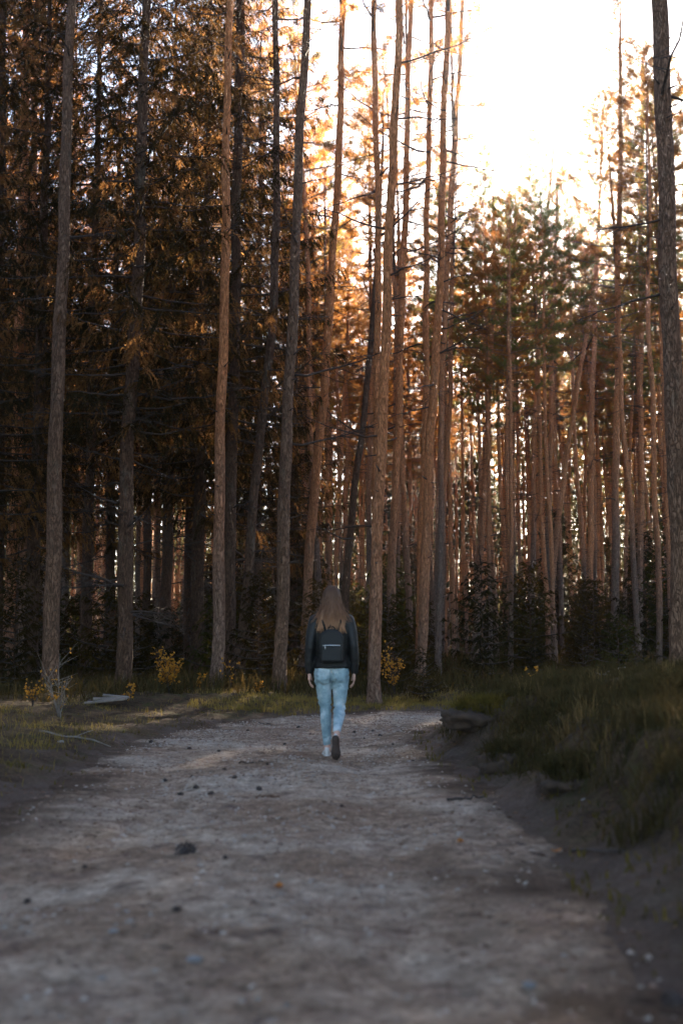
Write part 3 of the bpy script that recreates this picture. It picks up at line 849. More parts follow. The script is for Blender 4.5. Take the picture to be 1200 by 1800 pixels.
def loft(g, rings, nu=24, mat=0):
    """closed body from horizontal ellipses: (cx, cy, z, rx, ry)"""
    an = np.linspace(0, 2 * np.pi, nu, endpoint=False)
    V = np.concatenate([np.stack([c[0] + c[3] * np.cos(an), c[1] + c[4] * np.sin(an), np.full(nu, c[2])], 1) for c in rings])
    n = len(rings); i = np.arange(n - 1)[:, None] * nu; j = np.arange(nu)[None]; k = (j + 1) % nu
    Q = np.stack([i + j, i + k, i + nu + k, i + nu + j], -1).reshape(-1, 4)
    g.add(V, Q, mat)
    a = np.arange(nu)
    c0 = np.array(rings[0][:3]); c1 = np.array(rings[-1][:3])
    g.add(np.vstack([V[:nu], c0]), np.stack([np.full(nu, nu), (a + 1) % nu, a], 1), mat)
    g.add(np.vstack([V[-nu:], c1]), np.stack([np.full(nu, nu), a, (a + 1) % nu], 1), mat)

def limb(g, pts, rad, sides=14, n=18):
    """smooth tapered limb through the joints, rounded ends"""
    pts = np.array(pts, float); k = np.linspace(0, 1, len(pts)); t = np.linspace(0, 1, n)
    P = np.stack([np.interp(t, k, pts[:, i]) for i in range(3)], 1)
    for _ in range(2): P[1:-1] = (P[:-2] + 2 * P[1:-1] + P[2:]) / 4
    r_ = np.interp(t, k, rad)
    add_tube(g, P, r_, sides)
    ellipsoid(g, P[0], r_[0], r_[0], r_[0], 12, 8); ellipsoid(g, P[-1], r_[-1], r_[-1], r_[-1], 12, 8)

def remeshed(g, name, mat, parent, voxel=.009, smooth=6, tweak=None):
    """fuse overlapping volumes into one continuous surface"""
    me = g.mesh(name, mat)
    o = bpy.data.objects.new(name + '_source', me); C.objects.link(o)
    m = o.modifiers.new('fuse', 'REMESH'); m.mode = 'VOXEL'; m.voxel_size = voxel
    s = o.modifiers.new('soften', 'SMOOTH'); s.iterations = smooth; s.factor = .5
    dg = bpy.context.evaluated_depsgraph_get()
    new = bpy.data.meshes.new_from_object(o.evaluated_get(dg))
    bpy.data.objects.remove(o); bpy.data.meshes.remove(me)
    new.name = name
    if tweak is not None:
        co = np.empty(len(new.vertices) * 3); new.vertices.foreach_get('co', co)
        new.vertices.foreach_set('co', np.ascontiguousarray(tweak(co.reshape(-1, 3))).ravel())
    new.polygons.foreach_set('use_smooth', np.ones(len(new.polygons), bool))
    new.materials.clear(); new.materials.append(mat); new.update()
    return link(bpy.data.objects.new(name, new), parent)

M['skin'] = simple('skin', (.55, .32, .24), .55, .08, 20)
M['leather'] = simple('black_leather', (.0035, .0035, .0036), .6, .35, 25, .003)
M['bag_leather'] = simple('bag_leather', (.002, .002, .002), .65, .3, 30, .002)
M['sole'] = simple('brown_sole', (.055, .035, .027), .8, .35, 60, .004)
M['shoe_white'] = simple('white_shoe', (.62, .60, .57), .6, .1, 30)
M['metal'] = simple('zip_metal', (.55, .55, .55), .35, .1, 30, 0, 1.0)
M['eye'] = simple('eye_white', (.6, .6, .6), .2, .3, 30)

def denim_material():
    m, nt, out = mat_new('pale_denim')
    p = N(nt, 'BsdfPrincipled', Roughness=.85)
    v = coords(nt, 'Object')
    f = noise_tex(nt, v, 5.5, 4, .6)
    col = ramp(nt, f, [(.30, (.14, .235, .275)), (.5, (.27, .385, .43)), (.68, (.56, .65, .68))])
    w = noise_tex(nt, coords(nt, 'Object', (1, 1, .35)), 160, 3, .7)
    col = mix(nt, 1.0, col, ramp(nt, w, [(.3, (.8, .8, .8)), (.7, (1.15, 1.15, 1.15))]), 'MULTIPLY')
    nt.links.new(col, p.inputs['Base Color'])
    nt.links.new(bump(nt, noise_tex(nt, coords(nt, 'Object', (1, 1, 2.6)), 14, 3, .5), .012), p.inputs['Normal'])
    nt.links.new(p.outputs[0], out.inputs['Surface'])
    return m
M['denim'] = denim_material()

def hair_material():
    m, nt, out = mat_new('brown_hair')
    p = N(nt, 'BsdfPrincipled', Roughness=.5)
    p.inputs['Specular IOR Level'].default_value = .2
    tc = nt.nodes.new('ShaderNodeTexCoord'); sx = nt.nodes.new('ShaderNodeSeparateXYZ')
    nt.links.new(tc.outputs['Object'], sx.inputs[0])
    f = noise_tex(nt, coords(nt, 'Object', (40, 40, 4)), 1.2, 3, .6)
    ma = nt.nodes.new('ShaderNodeMath'); ma.operation = 'MULTIPLY_ADD'; ma.inputs[1].default_value = .2
    nt.links.new(f, ma.inputs[0]); nt.links.new(sx.outputs[2], ma.inputs[2])
    mr = nt.nodes.new('ShaderNodeMapRange'); mr.inputs[1].default_value = 1.72; mr.inputs[2].default_value = 1.34
    nt.links.new(ma.outputs[0], mr.inputs[0])
    col = ramp(nt, mr.outputs[0], [(0, (.13, .07, .045)), (.5, (.26, .135, .08)), (1, (.58, .32, .18))])
    tr = N(nt, 'BsdfTranslucent'); nt.links.new(col, tr.inputs['Color'])
    ms = N(nt, 'MixShader'); ms.inputs[0].default_value = .3
    nt.links.new(col, p.inputs['Base Color'])
    nt.links.new(p.outputs[0], ms.inputs[1]); nt.links.new(tr.outputs[0], ms.inputs[2])
    nt.links.new(ms.outputs[0], out.inputs['Surface'])
    return m
M['hair'] = hair_material()

WD = 11.4
WX = (583 - 600) / F * WD
WZ = H1(WX, WD) + .006
WALK = (WX, WD, WZ)

def hand(g, w, side, fwd):
    """palm, four curled fingers and a thumb hanging from the wrist w"""
    w = np.array(w)
    pts = [w + (0, 0, .02), w + (0, .005, -.035), w + (0, .012, -.08)]
    add_tube(g, np.array(pts), [.024, .033, .036], 12, 0, 0, 0, .55) if False else None
    for k in range(4):                                                   # palm as four ray bones, fused by the remesh
        y = (-.027 + k * .018)
        limb(g, [w + (0, y * .5, .0), w + (0, y, -.075)], [.016, .0125], 8, 6)
        L = (.060, .072, .076, .066)[k]
        a = w + np.array((0, y, -.075)); b = a + np.array((-side * .004, .006, -L * .45)); c = b + np.array((-side * .014, .008, -L * .36)); d = c + np.array((-side * .018, .002, -L * .20))
        limb(g, [a, b, c, d], [.0098, .0092, .0085, .0072], 8, 9)
    t0 = w + np.array((-side * .004, .022, -.022)); t1 = t0 + np.array((-side * .010, .026, -.028)); t2 = t1 + np.array((-side * .008, .012, -.030))
    limb(g, [t0, t1, t2], [.0125, .0115, .0085], 8, 8)

def build_person():
    root = empty('person', WALK)
    tag(root, 'person with long brown hair walking away in black jacket and pale blue jeans', 'person')
    hipL, kneeL, ankL = (-.085, .0, .84), (-.062, .075, .475), (-.045, .09, .10)
    hipR, kneeR, ankR = (.085, .0, .84), (.078, .01, .475), (.052, -.33, .255)
    shL, elL, wrL = (-.172, .0, 1.345), (-.212, -.035, 1.085), (-.222, .015, .825)
    shR, elR, wrR = (.172, .0, 1.345), (.212, -.030, 1.085), (.222, .025, .825)
    # the body: one continuous surface from head to ankles
    g = Geo()
    ellipsoid(g, (0, .0, 1.565), .073, .092, .098); ellipsoid(g, (0, .030, 1.515), .058, .068, .082)
    ellipsoid(g, (0, .100, 1.530), .011, .020, .022, 10, 7)                                 # nose
    ellipsoid(g, (0, .088, 1.490), .024, .014, .010, 10, 7)                                 # mouth
    ellipsoid(g, (0, .075, 1.452), .026, .022, .018, 10, 7)                                 # chin
    for s in (-1, 1): ellipsoid(g, (s * .075, .0, 1.545), .010, .020, .030, 10, 7)          # ears
    limb(g, [(0, -.005, 1.35), (0, .0, 1.49)], [.052, .048])
    loft(g, [(0, 0, .86, .145, .095), (0, 0, 1.0, .118, .085), (0, 0, 1.2, .145, .095), (0, 0, 1.34, .15, .075), (0, 0, 1.39, .07, .05)])
    loft(g, [(0, 0, .775, .09, .06), (0, 0, .81, .13, .085), (0, 0, .90, .13, .085)])
    for (h, k, a) in ((hipL, kneeL, ankL), (hipR, kneeR, ankR)): limb(g, [h, k, a], [.072, .048, .033])
    for (h, k, a) in ((shL, elL, wrL), (shR, elR, wrR)): limb(g, [h, k, a], [.045, .036, .025])
    hand(g, wrL, -1, 1); hand(g, wrR, 1, 1)
    limb(g, [ankL, (-.047, .06, .05), (-.05, .2, .035)], [.032, .032, .025], 10, 8)
    limb(g, [ankR, (.052, -.36, .19), (.05, -.33, .06)], [.032, .032, .025], 10, 8)
    remeshed(g, 'body', M['skin'], root, .006, 3)
    for s in (-1, 1):
        g = Geo(); ellipsoid(g, (s * .030, .086, 1.555), .013, .010, .010); g.obj('eye', M['eye'], root, True)
    # jeans
    g = Geo()
    loft(g, [(0, 0, .735, .12, .085), (0, -.005, .77, .168, .105), (0, -.01, .81, .178, .115), (0, -.005, .85, .170, .108), (0, 0, .90, .156, .10)], 28)
    for s in (-1, 1): ellipsoid(g, (s * .078, -.042, .785), .088, .085, .085, 16, 11)
    limb(g, [(-.088, -.005, .80), (-.080, .03, .66), kneeL, (-.058, .066, .36), (-.047, .088, .13)], [.090, .076, .057, .056, .039], 18, 26)
    limb(g, [(.090, -.005, .80), (.084, -.004, .66), kneeR, (.074, -.10, .415), (.052, -.315, .275)], [.090, .076, .057, .058, .039], 18, 26)
    r = np.random.default_rng(4)
    def folds(v):
        z = v[:, 2]; q = np.zeros(len(v))
        for z0, w, a in ((.735, .012, -.006), (.705, .012, .004), (.52, .010, .006), (.495, .010, -.006), (.468, .012, .006), (.44, .010, -.005), (.17, .012, .005), (.145, .010, -.004)):
            q += 1.5 * a * np.exp(-((z + .25 * v[:, 0] * (1 if a > 0 else -1) + .02 * np.sin(v[:, 0] * 60) - z0) / w) ** 2)
        c = np.where(v[:, 0] < 0, -.07, .08)
        n_ = norm(np.stack([v[:, 0] - c, v[:, 1], 0 * z], 1))
        v = v + n_ * q[:, None]
        seam = np.exp(-(v[:, 0] / .013) ** 2) * sstep(.89, .82, z) * (v[:, 1] < .0)
        v[:, 1] += .040 * seam * sstep(.66, .74, z)
        v[:, 1] += .012 * np.exp(-((z - .725 - .03 * np.abs(v[:, 0]) / .08) / .014) ** 2) * (v[:, 1] < 0)
        return v
    jn = remeshed(g, 'jeans', M['denim'], root, .008, 5, folds)
    for s in (-1, 1):                                                     # back pockets and seams
        g = Geo()
        xs = np.linspace(-.05, .05, 7); zs = np.linspace(0, .12, 7)
        XX, ZZ = np.meshgrid(xs, zs); X_ = s * .082 + XX * (1 - .12 * (1 - ZZ / .12)); Z_ = .745 + ZZ - .018 * np.abs(XX) / .05 * (ZZ < .04) * (-1)
        Y_ = -.130 + ((X_ - s * .08) / .09) ** 2 * .03 + ((Z_ - .785) / .09) ** 2 * .028
        i = np.arange(6)[:, None] * 7; j = np.arange(6)[None]
        Qd = np.stack([i + j, i + j + 1, i + 8 + j, i + 7 + j], -1).reshape(-1, 4)
        g.add(np.stack([X_.ravel(), Y_.ravel() - .002, Z_.ravel()], 1), Qd); g.add(np.stack([X_.ravel(), Y_.ravel() + .012, Z_.ravel()], 1), Qd[:, ::-1])
        g.obj('back_pocket', M['denim'], jn, True)
    # jacket
    g = Geo()
    loft(g, [(0, -.008, .862, .180, .134), (0, -.008, .90, .178, .130), (0, 0, 1.0, .155, .112), (0, 0, 1.1, .160, .112), (0, 0, 1.2, .172, .116), (0, -.004, 1.29, .180, .112), (0, -.004, 1.345, .172, .095), (0, -.004, 1.385, .115, .075), (0, 0, 1.425, .068, .064), (0, .002, 1.455, .066, .062)], 30)
    limb(g, [(-.165, -.003, 1.335), (-.196, -.018, 1.22), (-.212, -.035, 1.085), (-.222, -.01, .95), (-.223, .013, .838)], [.064, .060, .053, .049, .041], 16, 24)
    limb(g, [(.165, -.003, 1.335), (.196, -.016, 1.22), (.212, -.030, 1.085), (.222, -.006, .95), (.223, .022, .838)], [.064, .060, .053, .049, .041], 16, 24)
    def wrinkle(v):
        a = np.abs(v[:, 0]) > .165
        q = .0014 * np.sin(v[:, 2] * 70 + 14 * v[:, 1] + 9 * v[:, 0]) * np.exp(-((v[:, 2] - 1.08) / .09) ** 2) * a
        q += .0015 * np.sin(v[:, 2] * 95 + 20 * v[:, 0]) * np.exp(-((v[:, 2] - .92) / .05) ** 2)
        n_ = norm(np.stack([v[:, 0] - np.sign(v[:, 0]) * .21 * a, v[:, 1], 0 * q], 1))
        return v + n_ * q[:, None]
    jk = remeshed(g, 'jacket', M['leather'], root, .008, 5, wrinkle)
    g = Geo(); an = np.linspace(0, 2 * np.pi, 30, endpoint=False)
    P = np.stack([.177 * np.cos(an), -.008 + .132 * np.sin(an), np.full(30, .880)], 1); add_tube(g, np.vstack([P, P[:1]]), np.full(31, .008), 6); g.obj('hem_band', M['leather'], jk, True)
    # shoes
    def shoe(name, heel, toe, up, sole_side):
        """heel and toe points of the sole, up = direction from the sole into the foot"""
        sh = empty(name + '_pivot') if False else None
        heel, toe, up = np.array(heel), np.array(toe), norm(np.array(up)[None])[0]
        ax = norm((toe - heel)[None])[0]; sd = np.cross(ax, up)
        L = np.linalg.norm(toe - heel); t = np.linspace(0, 1, 15)
        wdt = np.interp(t, [0, .04, .15, .45, .72, .9, 1], [.012, .026, .033, .031, .043, .034, .010])
        g = Geo()
        rings = []
        for a, hh in ((0, 1), (.022, 1.02), (.024, .94)):
            pass
        def slab(h0, h1, k0, k1, mat_, nm, par):
            g = Geo(); c = heel + t[:, None] * (toe - heel)
            A = c + sd * (wdt * k0)[:, None] + up * h0; B = c - sd * (wdt * k0)[:, None] + up * h0
            A2 = c + sd * (wdt * k1)[:, None] + up * h1[:, None]; B2 = c - sd * (wdt * k1)[:, None] + up * h1[:, None]
            n_ = len(t); V = np.concatenate([A, B, A2, B2]); i = np.arange(n_ - 1)
            q = [np.stack([i, i + 1, i + 1 + n_, i + n_], 1), np.stack([i + 2 * n_, i + 3 * n_, i + 3 * n_ + 1, i + 2 * n_ + 1], 1),
                 np.stack([i, i + 2 * n_, i + 2 * n_ + 1, i + 1], 1), np.stack([i + n_, i + n_ + 1, i + 3 * n_ + 1, i + 3 * n_], 1)]
            g.add(V, np.concatenate(q))
            e = n_ - 1
            g.add(V[[0, n_, 3 * n_, 2 * n_]], [[0, 1, 2, 3]]); g.add(V[[e, e + 2 * n_, e + 3 * n_, e + n_]], [[0, 1, 2, 3]])
            return g.obj(nm, mat_, par, True)
        upper = slab(.014, np.interp(t, [0, .12, .35, .6, .85, 1], [.075, .085, .080, .058, .042, .02]), 1.0, .62, M['shoe_white'], 'shoe', root)
        slab(-.004, np.full(15, .016), 1.06, 1.08, M['sole'] if sole_side else M['shoe_white'], 'sole', upper)
        return upper
    shoe('shoe', (-.046, .03, .006), (-.055, .28, .006), (0, 0, 1), False)
    shoe('shoe', (.040, -.425, .236), (.046, -.375, .004), (0, .97, .22), True)
    # hair: a cap and many locks falling down the back
    g = Geo(); r = np.random.default_rng(8)
    ellipsoid(g, (0, -.012, 1.572), .086, .100, .108, 20, 12)
    loft(g, [(0, -.085, 1.29, .060, .026), (0, -.075, 1.36, .078, .042), (0, -.055, 1.45, .084, .068), (0, -.03, 1.55, .086, .09), (0, -.015, 1.62, .06, .07)], 20)
    hr = remeshed(g, 'hair', M['hair'], root, .009, 4, lambda v: v + norm(v - np.array([0, -.03, 1.5])) * (.004 * np.sin(np.arctan2(v[:, 0], -v[:, 1] - .0) * 26 + 6 * v[:, 2]))[:, None])
    g = Geo()
    for k in range(520):
        a = r.uniform(-2.15, 2.15)                                         # 0 = straight back
        th = np.linspace(r.uniform(.1, .9), 1.5, 6)                        # over the scalp from the crown
        sx_, sy_, sz_ = .089 * np.sin(th) * math.sin(a), -.012 - .103 * np.sin(th) * math.cos(a), 1.572 + .111 * np.cos(th)
        ze = r.uniform(1.20, 1.40); t = np.linspace(.08, 1, 9); z1 = sz_[-1]
        spread = r.normal(0, .016) + math.sin(a) * r.uniform(-.005, .05) * (1.5 if r.uniform() < .12 else 1)
        X2 = sx_[-1] * (1 - .10 * t) + spread * t ** 1.5 + .006 * np.sin(t * 9 + r.uniform(0, 6)); Z2 = z1 + (ze - z1) * t
        Y2 = sy_[-1] * (1 - .5 * t * (abs(a) > 1.2)) - .03 * t * math.cos(a) + r.normal() * .006 * t
        Y2 = np.minimum(Y2, np.where(Z2 < 1.42, -.118 + .05 * (np.abs(X2) / .17) ** 2, .25))
        X_, Y_, Z_ = np.r_[sx_, X2], np.r_[sy_, Y2], np.r_[sz_, Z2]; t = np.linspace(0, 1, 15)
        add_tube(g, np.stack([X_, Y_, Z_], 1), np.interp(t, [0, .3, .8, 1], [.004, .006, .005, .0015]), 4)
    for k in range(70):                                                    # flyaway wisps
        s = r.choice([-1, 1]); t = np.linspace(0, 1, 8)
        X_ = s * (.080 + .02 * t + r.uniform(.0, .11) * t ** 2); Z_ = 1.56 - t * r.uniform(.16, .26); Y_ = -.03 - .09 * t
        add_tube(g, np.stack([X_, Y_, Z_], 1), np.linspace(.003, .001, 8), 3)
    g.obj('loose_lock', M['hair'], hr, True)['kind'] = 'stuff'
    return root

def build_backpack():
    root = empty('backpack', (WALK[0], WALK[1], WALK[2] + .92))
    tag(root, 'small black leather backpack with silver zip on the walker\'s back', 'backpack')
    def dome(w, h, y0, y1, z0, rnd, arch=.92):
        """arched outline swept in depth with rounded edge"""
        an = np.linspace(0, np.pi, 17)
        hw = w / 2
        out = [(-hw * .98, 0.0)] + [(-hw, .02)] + [(-math.cos(a) * hw, h - hw * arch + math.sin(a) ** (1 if arch > .5 else .35) * hw * arch) for a in an] + [(hw, .02), (hw * .98, 0.0)]
        out = np.array(out); c = out.mean(0)
        g = Geo(); Vs = []
        prof = [(y1, 1.0), (y0 + rnd, 1.0), (y0 + rnd * .4, .975), (y0 + rnd * .1, .92), (y0, .84)]
        for y, s in prof:
            q = c + (out - c) * s; Vs.append(np.stack([q[:, 0], np.full(len(q), y), q[:, 1] + z0], 1))
        n_ = len(out); V = np.concatenate(Vs); i = np.arange(len(prof) - 1)[:, None] * n_; j = np.arange(n_)[None]; k = (j + 1) % n_
        g.add(V, np.stack([i + j, i + k, i + n_ + k, i + n_ + j], -1).reshape(-1, 4))
        a = np.arange(n_)
        for row, fl in ((0, 0), (len(prof) - 1, 1)):
            R_ = Vs[row]; f = np.stack([np.full(n_, n_), a, (a + 1) % n_], 1)
            g.add(np.vstack([R_, R_.mean(0)]), f if fl else f[:, ::-1])
        return g, out
    g, out = dome(.235, .325, -.235, -.118, .0, .035)
    body = g.obj('bag_body', M['bag_leather'], root, True)
    g, o2 = dome(.205, .15, -.262, -.225, .008, .02, .12); pk = g.obj('front_pocket', M['bag_leather'], root, True)
    g = Geo(); P = np.stack([out[1:-1, 0] * .99, np.full(len(out) - 2, -.204), out[1:-1, 1]], 1); add_tube(g, P, np.full(len(P), .005), 6); g.obj('piping', M['leather'], body, True)
    g = Geo(); x = np.linspace(-.085, .085, 12); add_tube(g, np.stack([x, -.241 + 0 * x, .168 - .3 * x * x], 1), np.full(12, .0055), 6); zp = g.obj('zip', M['metal'], pk, True)
    g = Geo(); add_tube(g, [(-.062, -.248, .164), (-.063, -.268, .150), (-.062, -.270, .130)], [.004, .006, .005], 6); g.obj('zip_pull', M['metal'], pk, True)
    g = Geo(); an = np.linspace(0, np.pi, 10); add_tube(g, np.stack([.035 * np.cos(an), np.full(10, -.16), .318 + .035 * np.sin(an)], 1), np.full(10, .006), 6); g.obj('carry_handle', M['bag_leather'], root, True)
    for s in (-1, 1):
        g = Geo()
        add_tube(g, [(s * .06, -.13, .30), (s * .085, -.112, .40), (s * .105, -.06, .475), (s * .110, .02, .478), (s * .115, .10, .42), (s * .125, .130, .28), (s * .165, .07, .12), (s * .150, -.06, .05), (s * .11, -.125, .03)],
                 [.010, .012, .013, .013, .013, .012, .009, .008, .008], 8)
        g.obj('shoulder_strap', M['bag_leather'], root, True)
    return root
build_person()
build_backpack()

# ------------------------------------------------------------------ grass, shrubs, litter
def scatter(n, x0, x1, y0, y1, keep, r):
    x = r.uniform(x0, x1, n); y = r.uniform(y0, y1, n)
    d, s = path_dist(x, y)
    k = keep(x, y, d, s, r.uniform(0, 1, n))
    return x[k], y[k]

def blades(g, x, y, hgt, wid, r, mat=0, lean=.45, z=None):
    n = len(x)
    z = height(x, y) - .01 if z is None else z
    a = r.uniform(0, 6.28, n); l = np.abs(r.normal(0, lean, n))
    h = hgt; dx, dy = np.cos(a) * l * h, np.sin(a) * l * h
    b = r.uniform(0, 6.28, n); sx, sy = np.cos(b) * wid / 2, np.sin(b) * wid / 2
    V = np.stack([np.stack([x - sx, y - sy, z], 1), np.stack([x + sx, y + sy, z], 1),
                  np.stack([x + dx * .35 + sx * .8, y + dy * .35 + sy * .8, z + h * .6], 1), np.stack([x + dx * .35 - sx * .8, y + dy * .35 - sy * .8, z + h * .6], 1),
                  np.stack([x + dx, y + dy, z + h * np.sqrt(np.maximum(1 - l * l * .5, .2))], 1)], 1).reshape(-1, 3)
    i = np.arange(n)[:, None] * 5
    g.add(V, i + [0, 1, 2, 3], mat); g.n -= len(V); g.v.pop(); g.f[-1] -= 0
    g.v.append(V); g.f.append(i + [3, 2, 4] + g.n); g.m.append(np.full(n, mat)); g.n += len(V)

def grass_cover():
    r = np.random.default_rng(31)
    # left verge and the far edge of the bend
    g = Geo()
    x, y = scatter(130000, -9, 7, 5, 24.5, lambda x, y, d, s, u: (s < 0) & (d > .05) & (d < 5) & (u < np.clip(.12 + .7 * vnoise(x, y, .8, 41) + .4 * vnoise(x, y, .25, 42), .02, 1) * sstep(.0, .6, d) * (1 - .75 * sstep(2.2, 5, d))), r)
    blades(g, x, y, r.uniform(.03, .13, len(x)), r.uniform(.004, .009, len(x)), r, 0, .8)
    x, y = scatter(30000, -2.5, 5, 18.5, 24, lambda x, y, d, s, u: (s < 0) & (d > .0) & (d < 1.6) & (u < .85), r)
    blades(g, x, y, r.uniform(.04, .12, len(x)), r.uniform(.006, .012, len(x)), r)
    tag(g.obj('verge_grass', M['grass_blade']), 'short yellow-green grass along the far edge of the path', 'grass', None, 'stuff')
    # heather and long grass on the bank
    g = Geo()
    x, y = scatter(360000, .5, 8, 3.0, 19, lambda x, y, d, s, u: (s > 0) & (d > .15) & (d < 5.5) & (u < np.clip(.35 + .8 * vnoise(x, y, .5, 43) + .6 * vnoise(x, y, .17, 44), .05, 1) * sstep(.15, .6, d + .2 * vnoise(x, y, .9, 47))), r)
    t = np.clip(.6 + .5 * vnoise(x, y, .5, 43), .3, 1.1)
    blades(g, x, y, r.uniform(.05, .26, len(x)) * t, r.uniform(.005, .011, len(x)), r, 0, 1.0)
    tx, ty = scatter(2600, .7, 7, 3.4, 17.5, lambda x, y, d, s, u: (s > 0) & (d > .45) & (d < 4.5) & (u < .35 + .3 * sstep(1.2, .5, d)), r)
    for q in range(len(tx)):
        k = int(r.integers(16, 44)); w = r.uniform(.03, .10)
        blades(g, tx[q] + r.normal(0, w, k), ty[q] + r.normal(0, w, k), r.uniform(.10, .26, k) * r.uniform(.6, 1.1), r.uniform(.004, .008, k), r, int(r.uniform() < .14), .8)
    tag(g.obj('bank_grass', [M['heather_blade'], M['dry_blade']]), 'dark tussocky grass and heather covering the bank', 'grass', None, 'stuff')
    g = Geo()
    x, y = scatter(26000, .4, 6, 3.5, 17, lambda x, y, d, s, u: (s > 0) & (d > -.15) & (d < 1.0) & (u < np.clip(.9 * vnoise(x, y, .35, 45), 0, 1)), r)
    blades(g, x, y, r.uniform(.02, .08, len(x)), r.uniform(.008, .016, len(x)), r, 0, .7)
    x, y = scatter(30000, -6, 0, 4, 20, lambda x, y, d, s, u: (s < 0) & (d > -.25) & (d < 2.2) & (u < np.clip(1.0 * vnoise(x, y, .4, 46) - .1, 0, 1)), r)
    blades(g, x, y, r.uniform(.015, .06, len(x)), r.uniform(.008, .016, len(x)), r, 0, .7)
    tag(g.obj('moss', M['moss']), 'yellow-brown moss patches along both path edges', 'moss', None, 'stuff')

def undergrowth():
    r = np.random.default_rng(33); g = Geo()
    n = 90000
    D = 18 + 78 * r.uniform(0, 1, n) ** 1.6; x = (r.uniform(-200, 1400, n) - 600) / F * D
    d, sd_ = path_dist(x, D)
    k = (d > np.where(sd_ > 0, 4.5, 2.2 - .8 * sstep(20, 23, D))) & (r.uniform(0, 1, n) < np.clip(.5 + .8 * vnoise(x, D, 2.5, 48), .1, 1))
    x, D = x[k], D[k]
    f = D / 25
    blades(g, x, D, r.uniform(.12, .55, len(x)) * np.minimum(f, 2), r.uniform(.012, .03, len(x)) * f, r, 0, .8)
    tag(g.obj('undergrowth', M['heather_blade']), 'dark low undergrowth covering the forest floor behind the path', 'undergrowth', None, 'stuff')

M['litter_a'] = simple('litter_brown', (.14, .075, .045), .9, .5, 3, kind='Object')
M['litter_b'] = simple('litter_tan', (.25, .155, .095), .9, .4, 3, kind='Object')
M['litter_c'] = simple('litter_dark', (.05, .035, .028), .9, .4, 3, kind='Object')
M['earth'] = simple('dark_earth', (.055, .034, .022), .95, .5, 9, .02)
M['stone'] = simple('grey_stone', (.30, .29, .28), .85, .3, 12, .01)
M['cone'] = simple('cone_scale', (.045, .030, .024), .85, .4, 40)
M['orange_leaf'] = foliage('orange_leaf', [(.45, .16, .05), (.5, .2, .06), (.4, .2, .08)], (.5, .2, .05), .3, 9, False)

def litter():
    r = np.random.default_rng(51)
    for mat, n, lab, nm in (('litter_a', 60000, 'brown pine needles and bark crumbs strewn on the path', 'needle_litter'), ('litter_b', 14000, 'pale dry needles and wood chips strewn on the path', 'chip_litter'), ('litter_c', 3000, 'dark crumbs and twiglets strewn on the path and its edges', 'dark_litter')):
        g = Geo()
        x, y = scatter(n, -5, 5.5, 1.6, 20.5, lambda x, y, d, s, u: (d < (2.0 if mat != 'litter_b' else .1)) & (u < np.clip(.35 + .7 * vnoise(x, y, .9, 61) + .5 * sstep(-.8, .2, d), .04, 1)), r)
        z = height(x, y) + .008
        k = len(x); a = r.uniform(0, 6.28, k); d = np.stack([np.cos(a), np.sin(a), r.normal(0, .15, k)], 1)
        L = r.uniform(.010, .045, k) * (1.0 if mat == 'litter_a' else .6)
        leaves(g, np.stack([x, y, z - .003], 1), d, L, L * r.uniform(.10, .35, k), r)
        tag(g.obj(nm, M[mat]), lab, 'litter', None, 'stuff')

def gravel():
    r = np.random.default_rng(52); g = Geo()
    for rnd in range(2):
        x, y = scatter(42000, -3.2, 4.5, 1.8, 20.5, lambda x, y, d, s, u: (d < -.1) & (u < np.clip(.45 + .7 * vnoise(x, y, .7, 62 + rnd), .05, 1) * sstep(0, -.5, d)), r)
        n = len(x); z = height(x, y) + .003
        sz = .004 + .012 * r.uniform(0, 1, n) ** 3 + .0004 * y
        A = r.uniform(0, 6.28, n)
        c = np.stack([x, y, z], 1)
        ring = [c + np.stack([np.cos(A + k * 1.5708) * sz * r.uniform(.7, 1.4, n), np.sin(A + k * 1.5708) * sz * r.uniform(.7, 1.4, n), 0 * x], 1) for k in range(4)]
        top = c + np.stack([sz * r.normal(0, .3, n), sz * r.normal(0, .3, n), sz * r.uniform(.5, 1.0, n)], 1)
        V = np.stack(ring + [top], 1).reshape(-1, 3); i = np.arange(n)[:, None] * 5
        g.add(V, np.concatenate([i + [0, 1, 4], i + [1, 2, 4], i + [2, 3, 4], i + [3, 0, 4]]), rnd)
    tag(g.obj('gravel', [M['grit_grey'], M['grit_brown']]), 'fine grey and brown grit covering the path', 'gravel', None, 'stuff')

M['grit_grey'] = simple('grit_grey', (.36, .295, .23), .9, .4, 2.5)
M['grit_brown'] = simple('grit_brown', (.22, .14, .095), .9, .6, 2.5)

def cone_mesh(seed):
    """pine cone: rings of overlapping scales, lying along X"""
    r = np.random.default_rng(seed); g = Geo()
    ellipsoid(g, (0, 0, 0), .024, .015, .015, 10, 8)
    for k in range(44):
        u = k / 43; x = -.024 + .05 * u; q = .0165 * math.sin(math.pi * (.12 + .8 * u)) ** .7; a = k * 2.4
        c = np.array([x, q * math.cos(a), q * math.sin(a)])
        leaves(g, c[None], np.array([[.5, math.cos(a), math.sin(a)]]), .014, .013, r)
    return g.mesh('pine_cone', [M['cone']])

def stone_mesh(seed, flat=.6):
    r = np.random.default_rng(seed); bm = bmesh.new(); bmesh.ops.create_icosphere(bm, subdivisions=2, radius=1)
    o = r.uniform(0, 50, 3)
    for v in bm.verts:
        q = 1 + .32 * mnoise.noise(Vector(v.co) * 1.3 + Vector(o)) + .1 * mnoise.noise(Vector(v.co) * 3.5 + Vector(o))
        v.co = Vector((v.co.x * q * 1.2, v.co.y * q, v.co.z * q * flat))
    me = bpy.data.meshes.new('stone'); bm.to_mesh(me); bm.free()
    me.polygons.foreach_set('use_smooth', np.ones(len(me.polygons), bool)); me.materials.append(M['stone'])
    return me

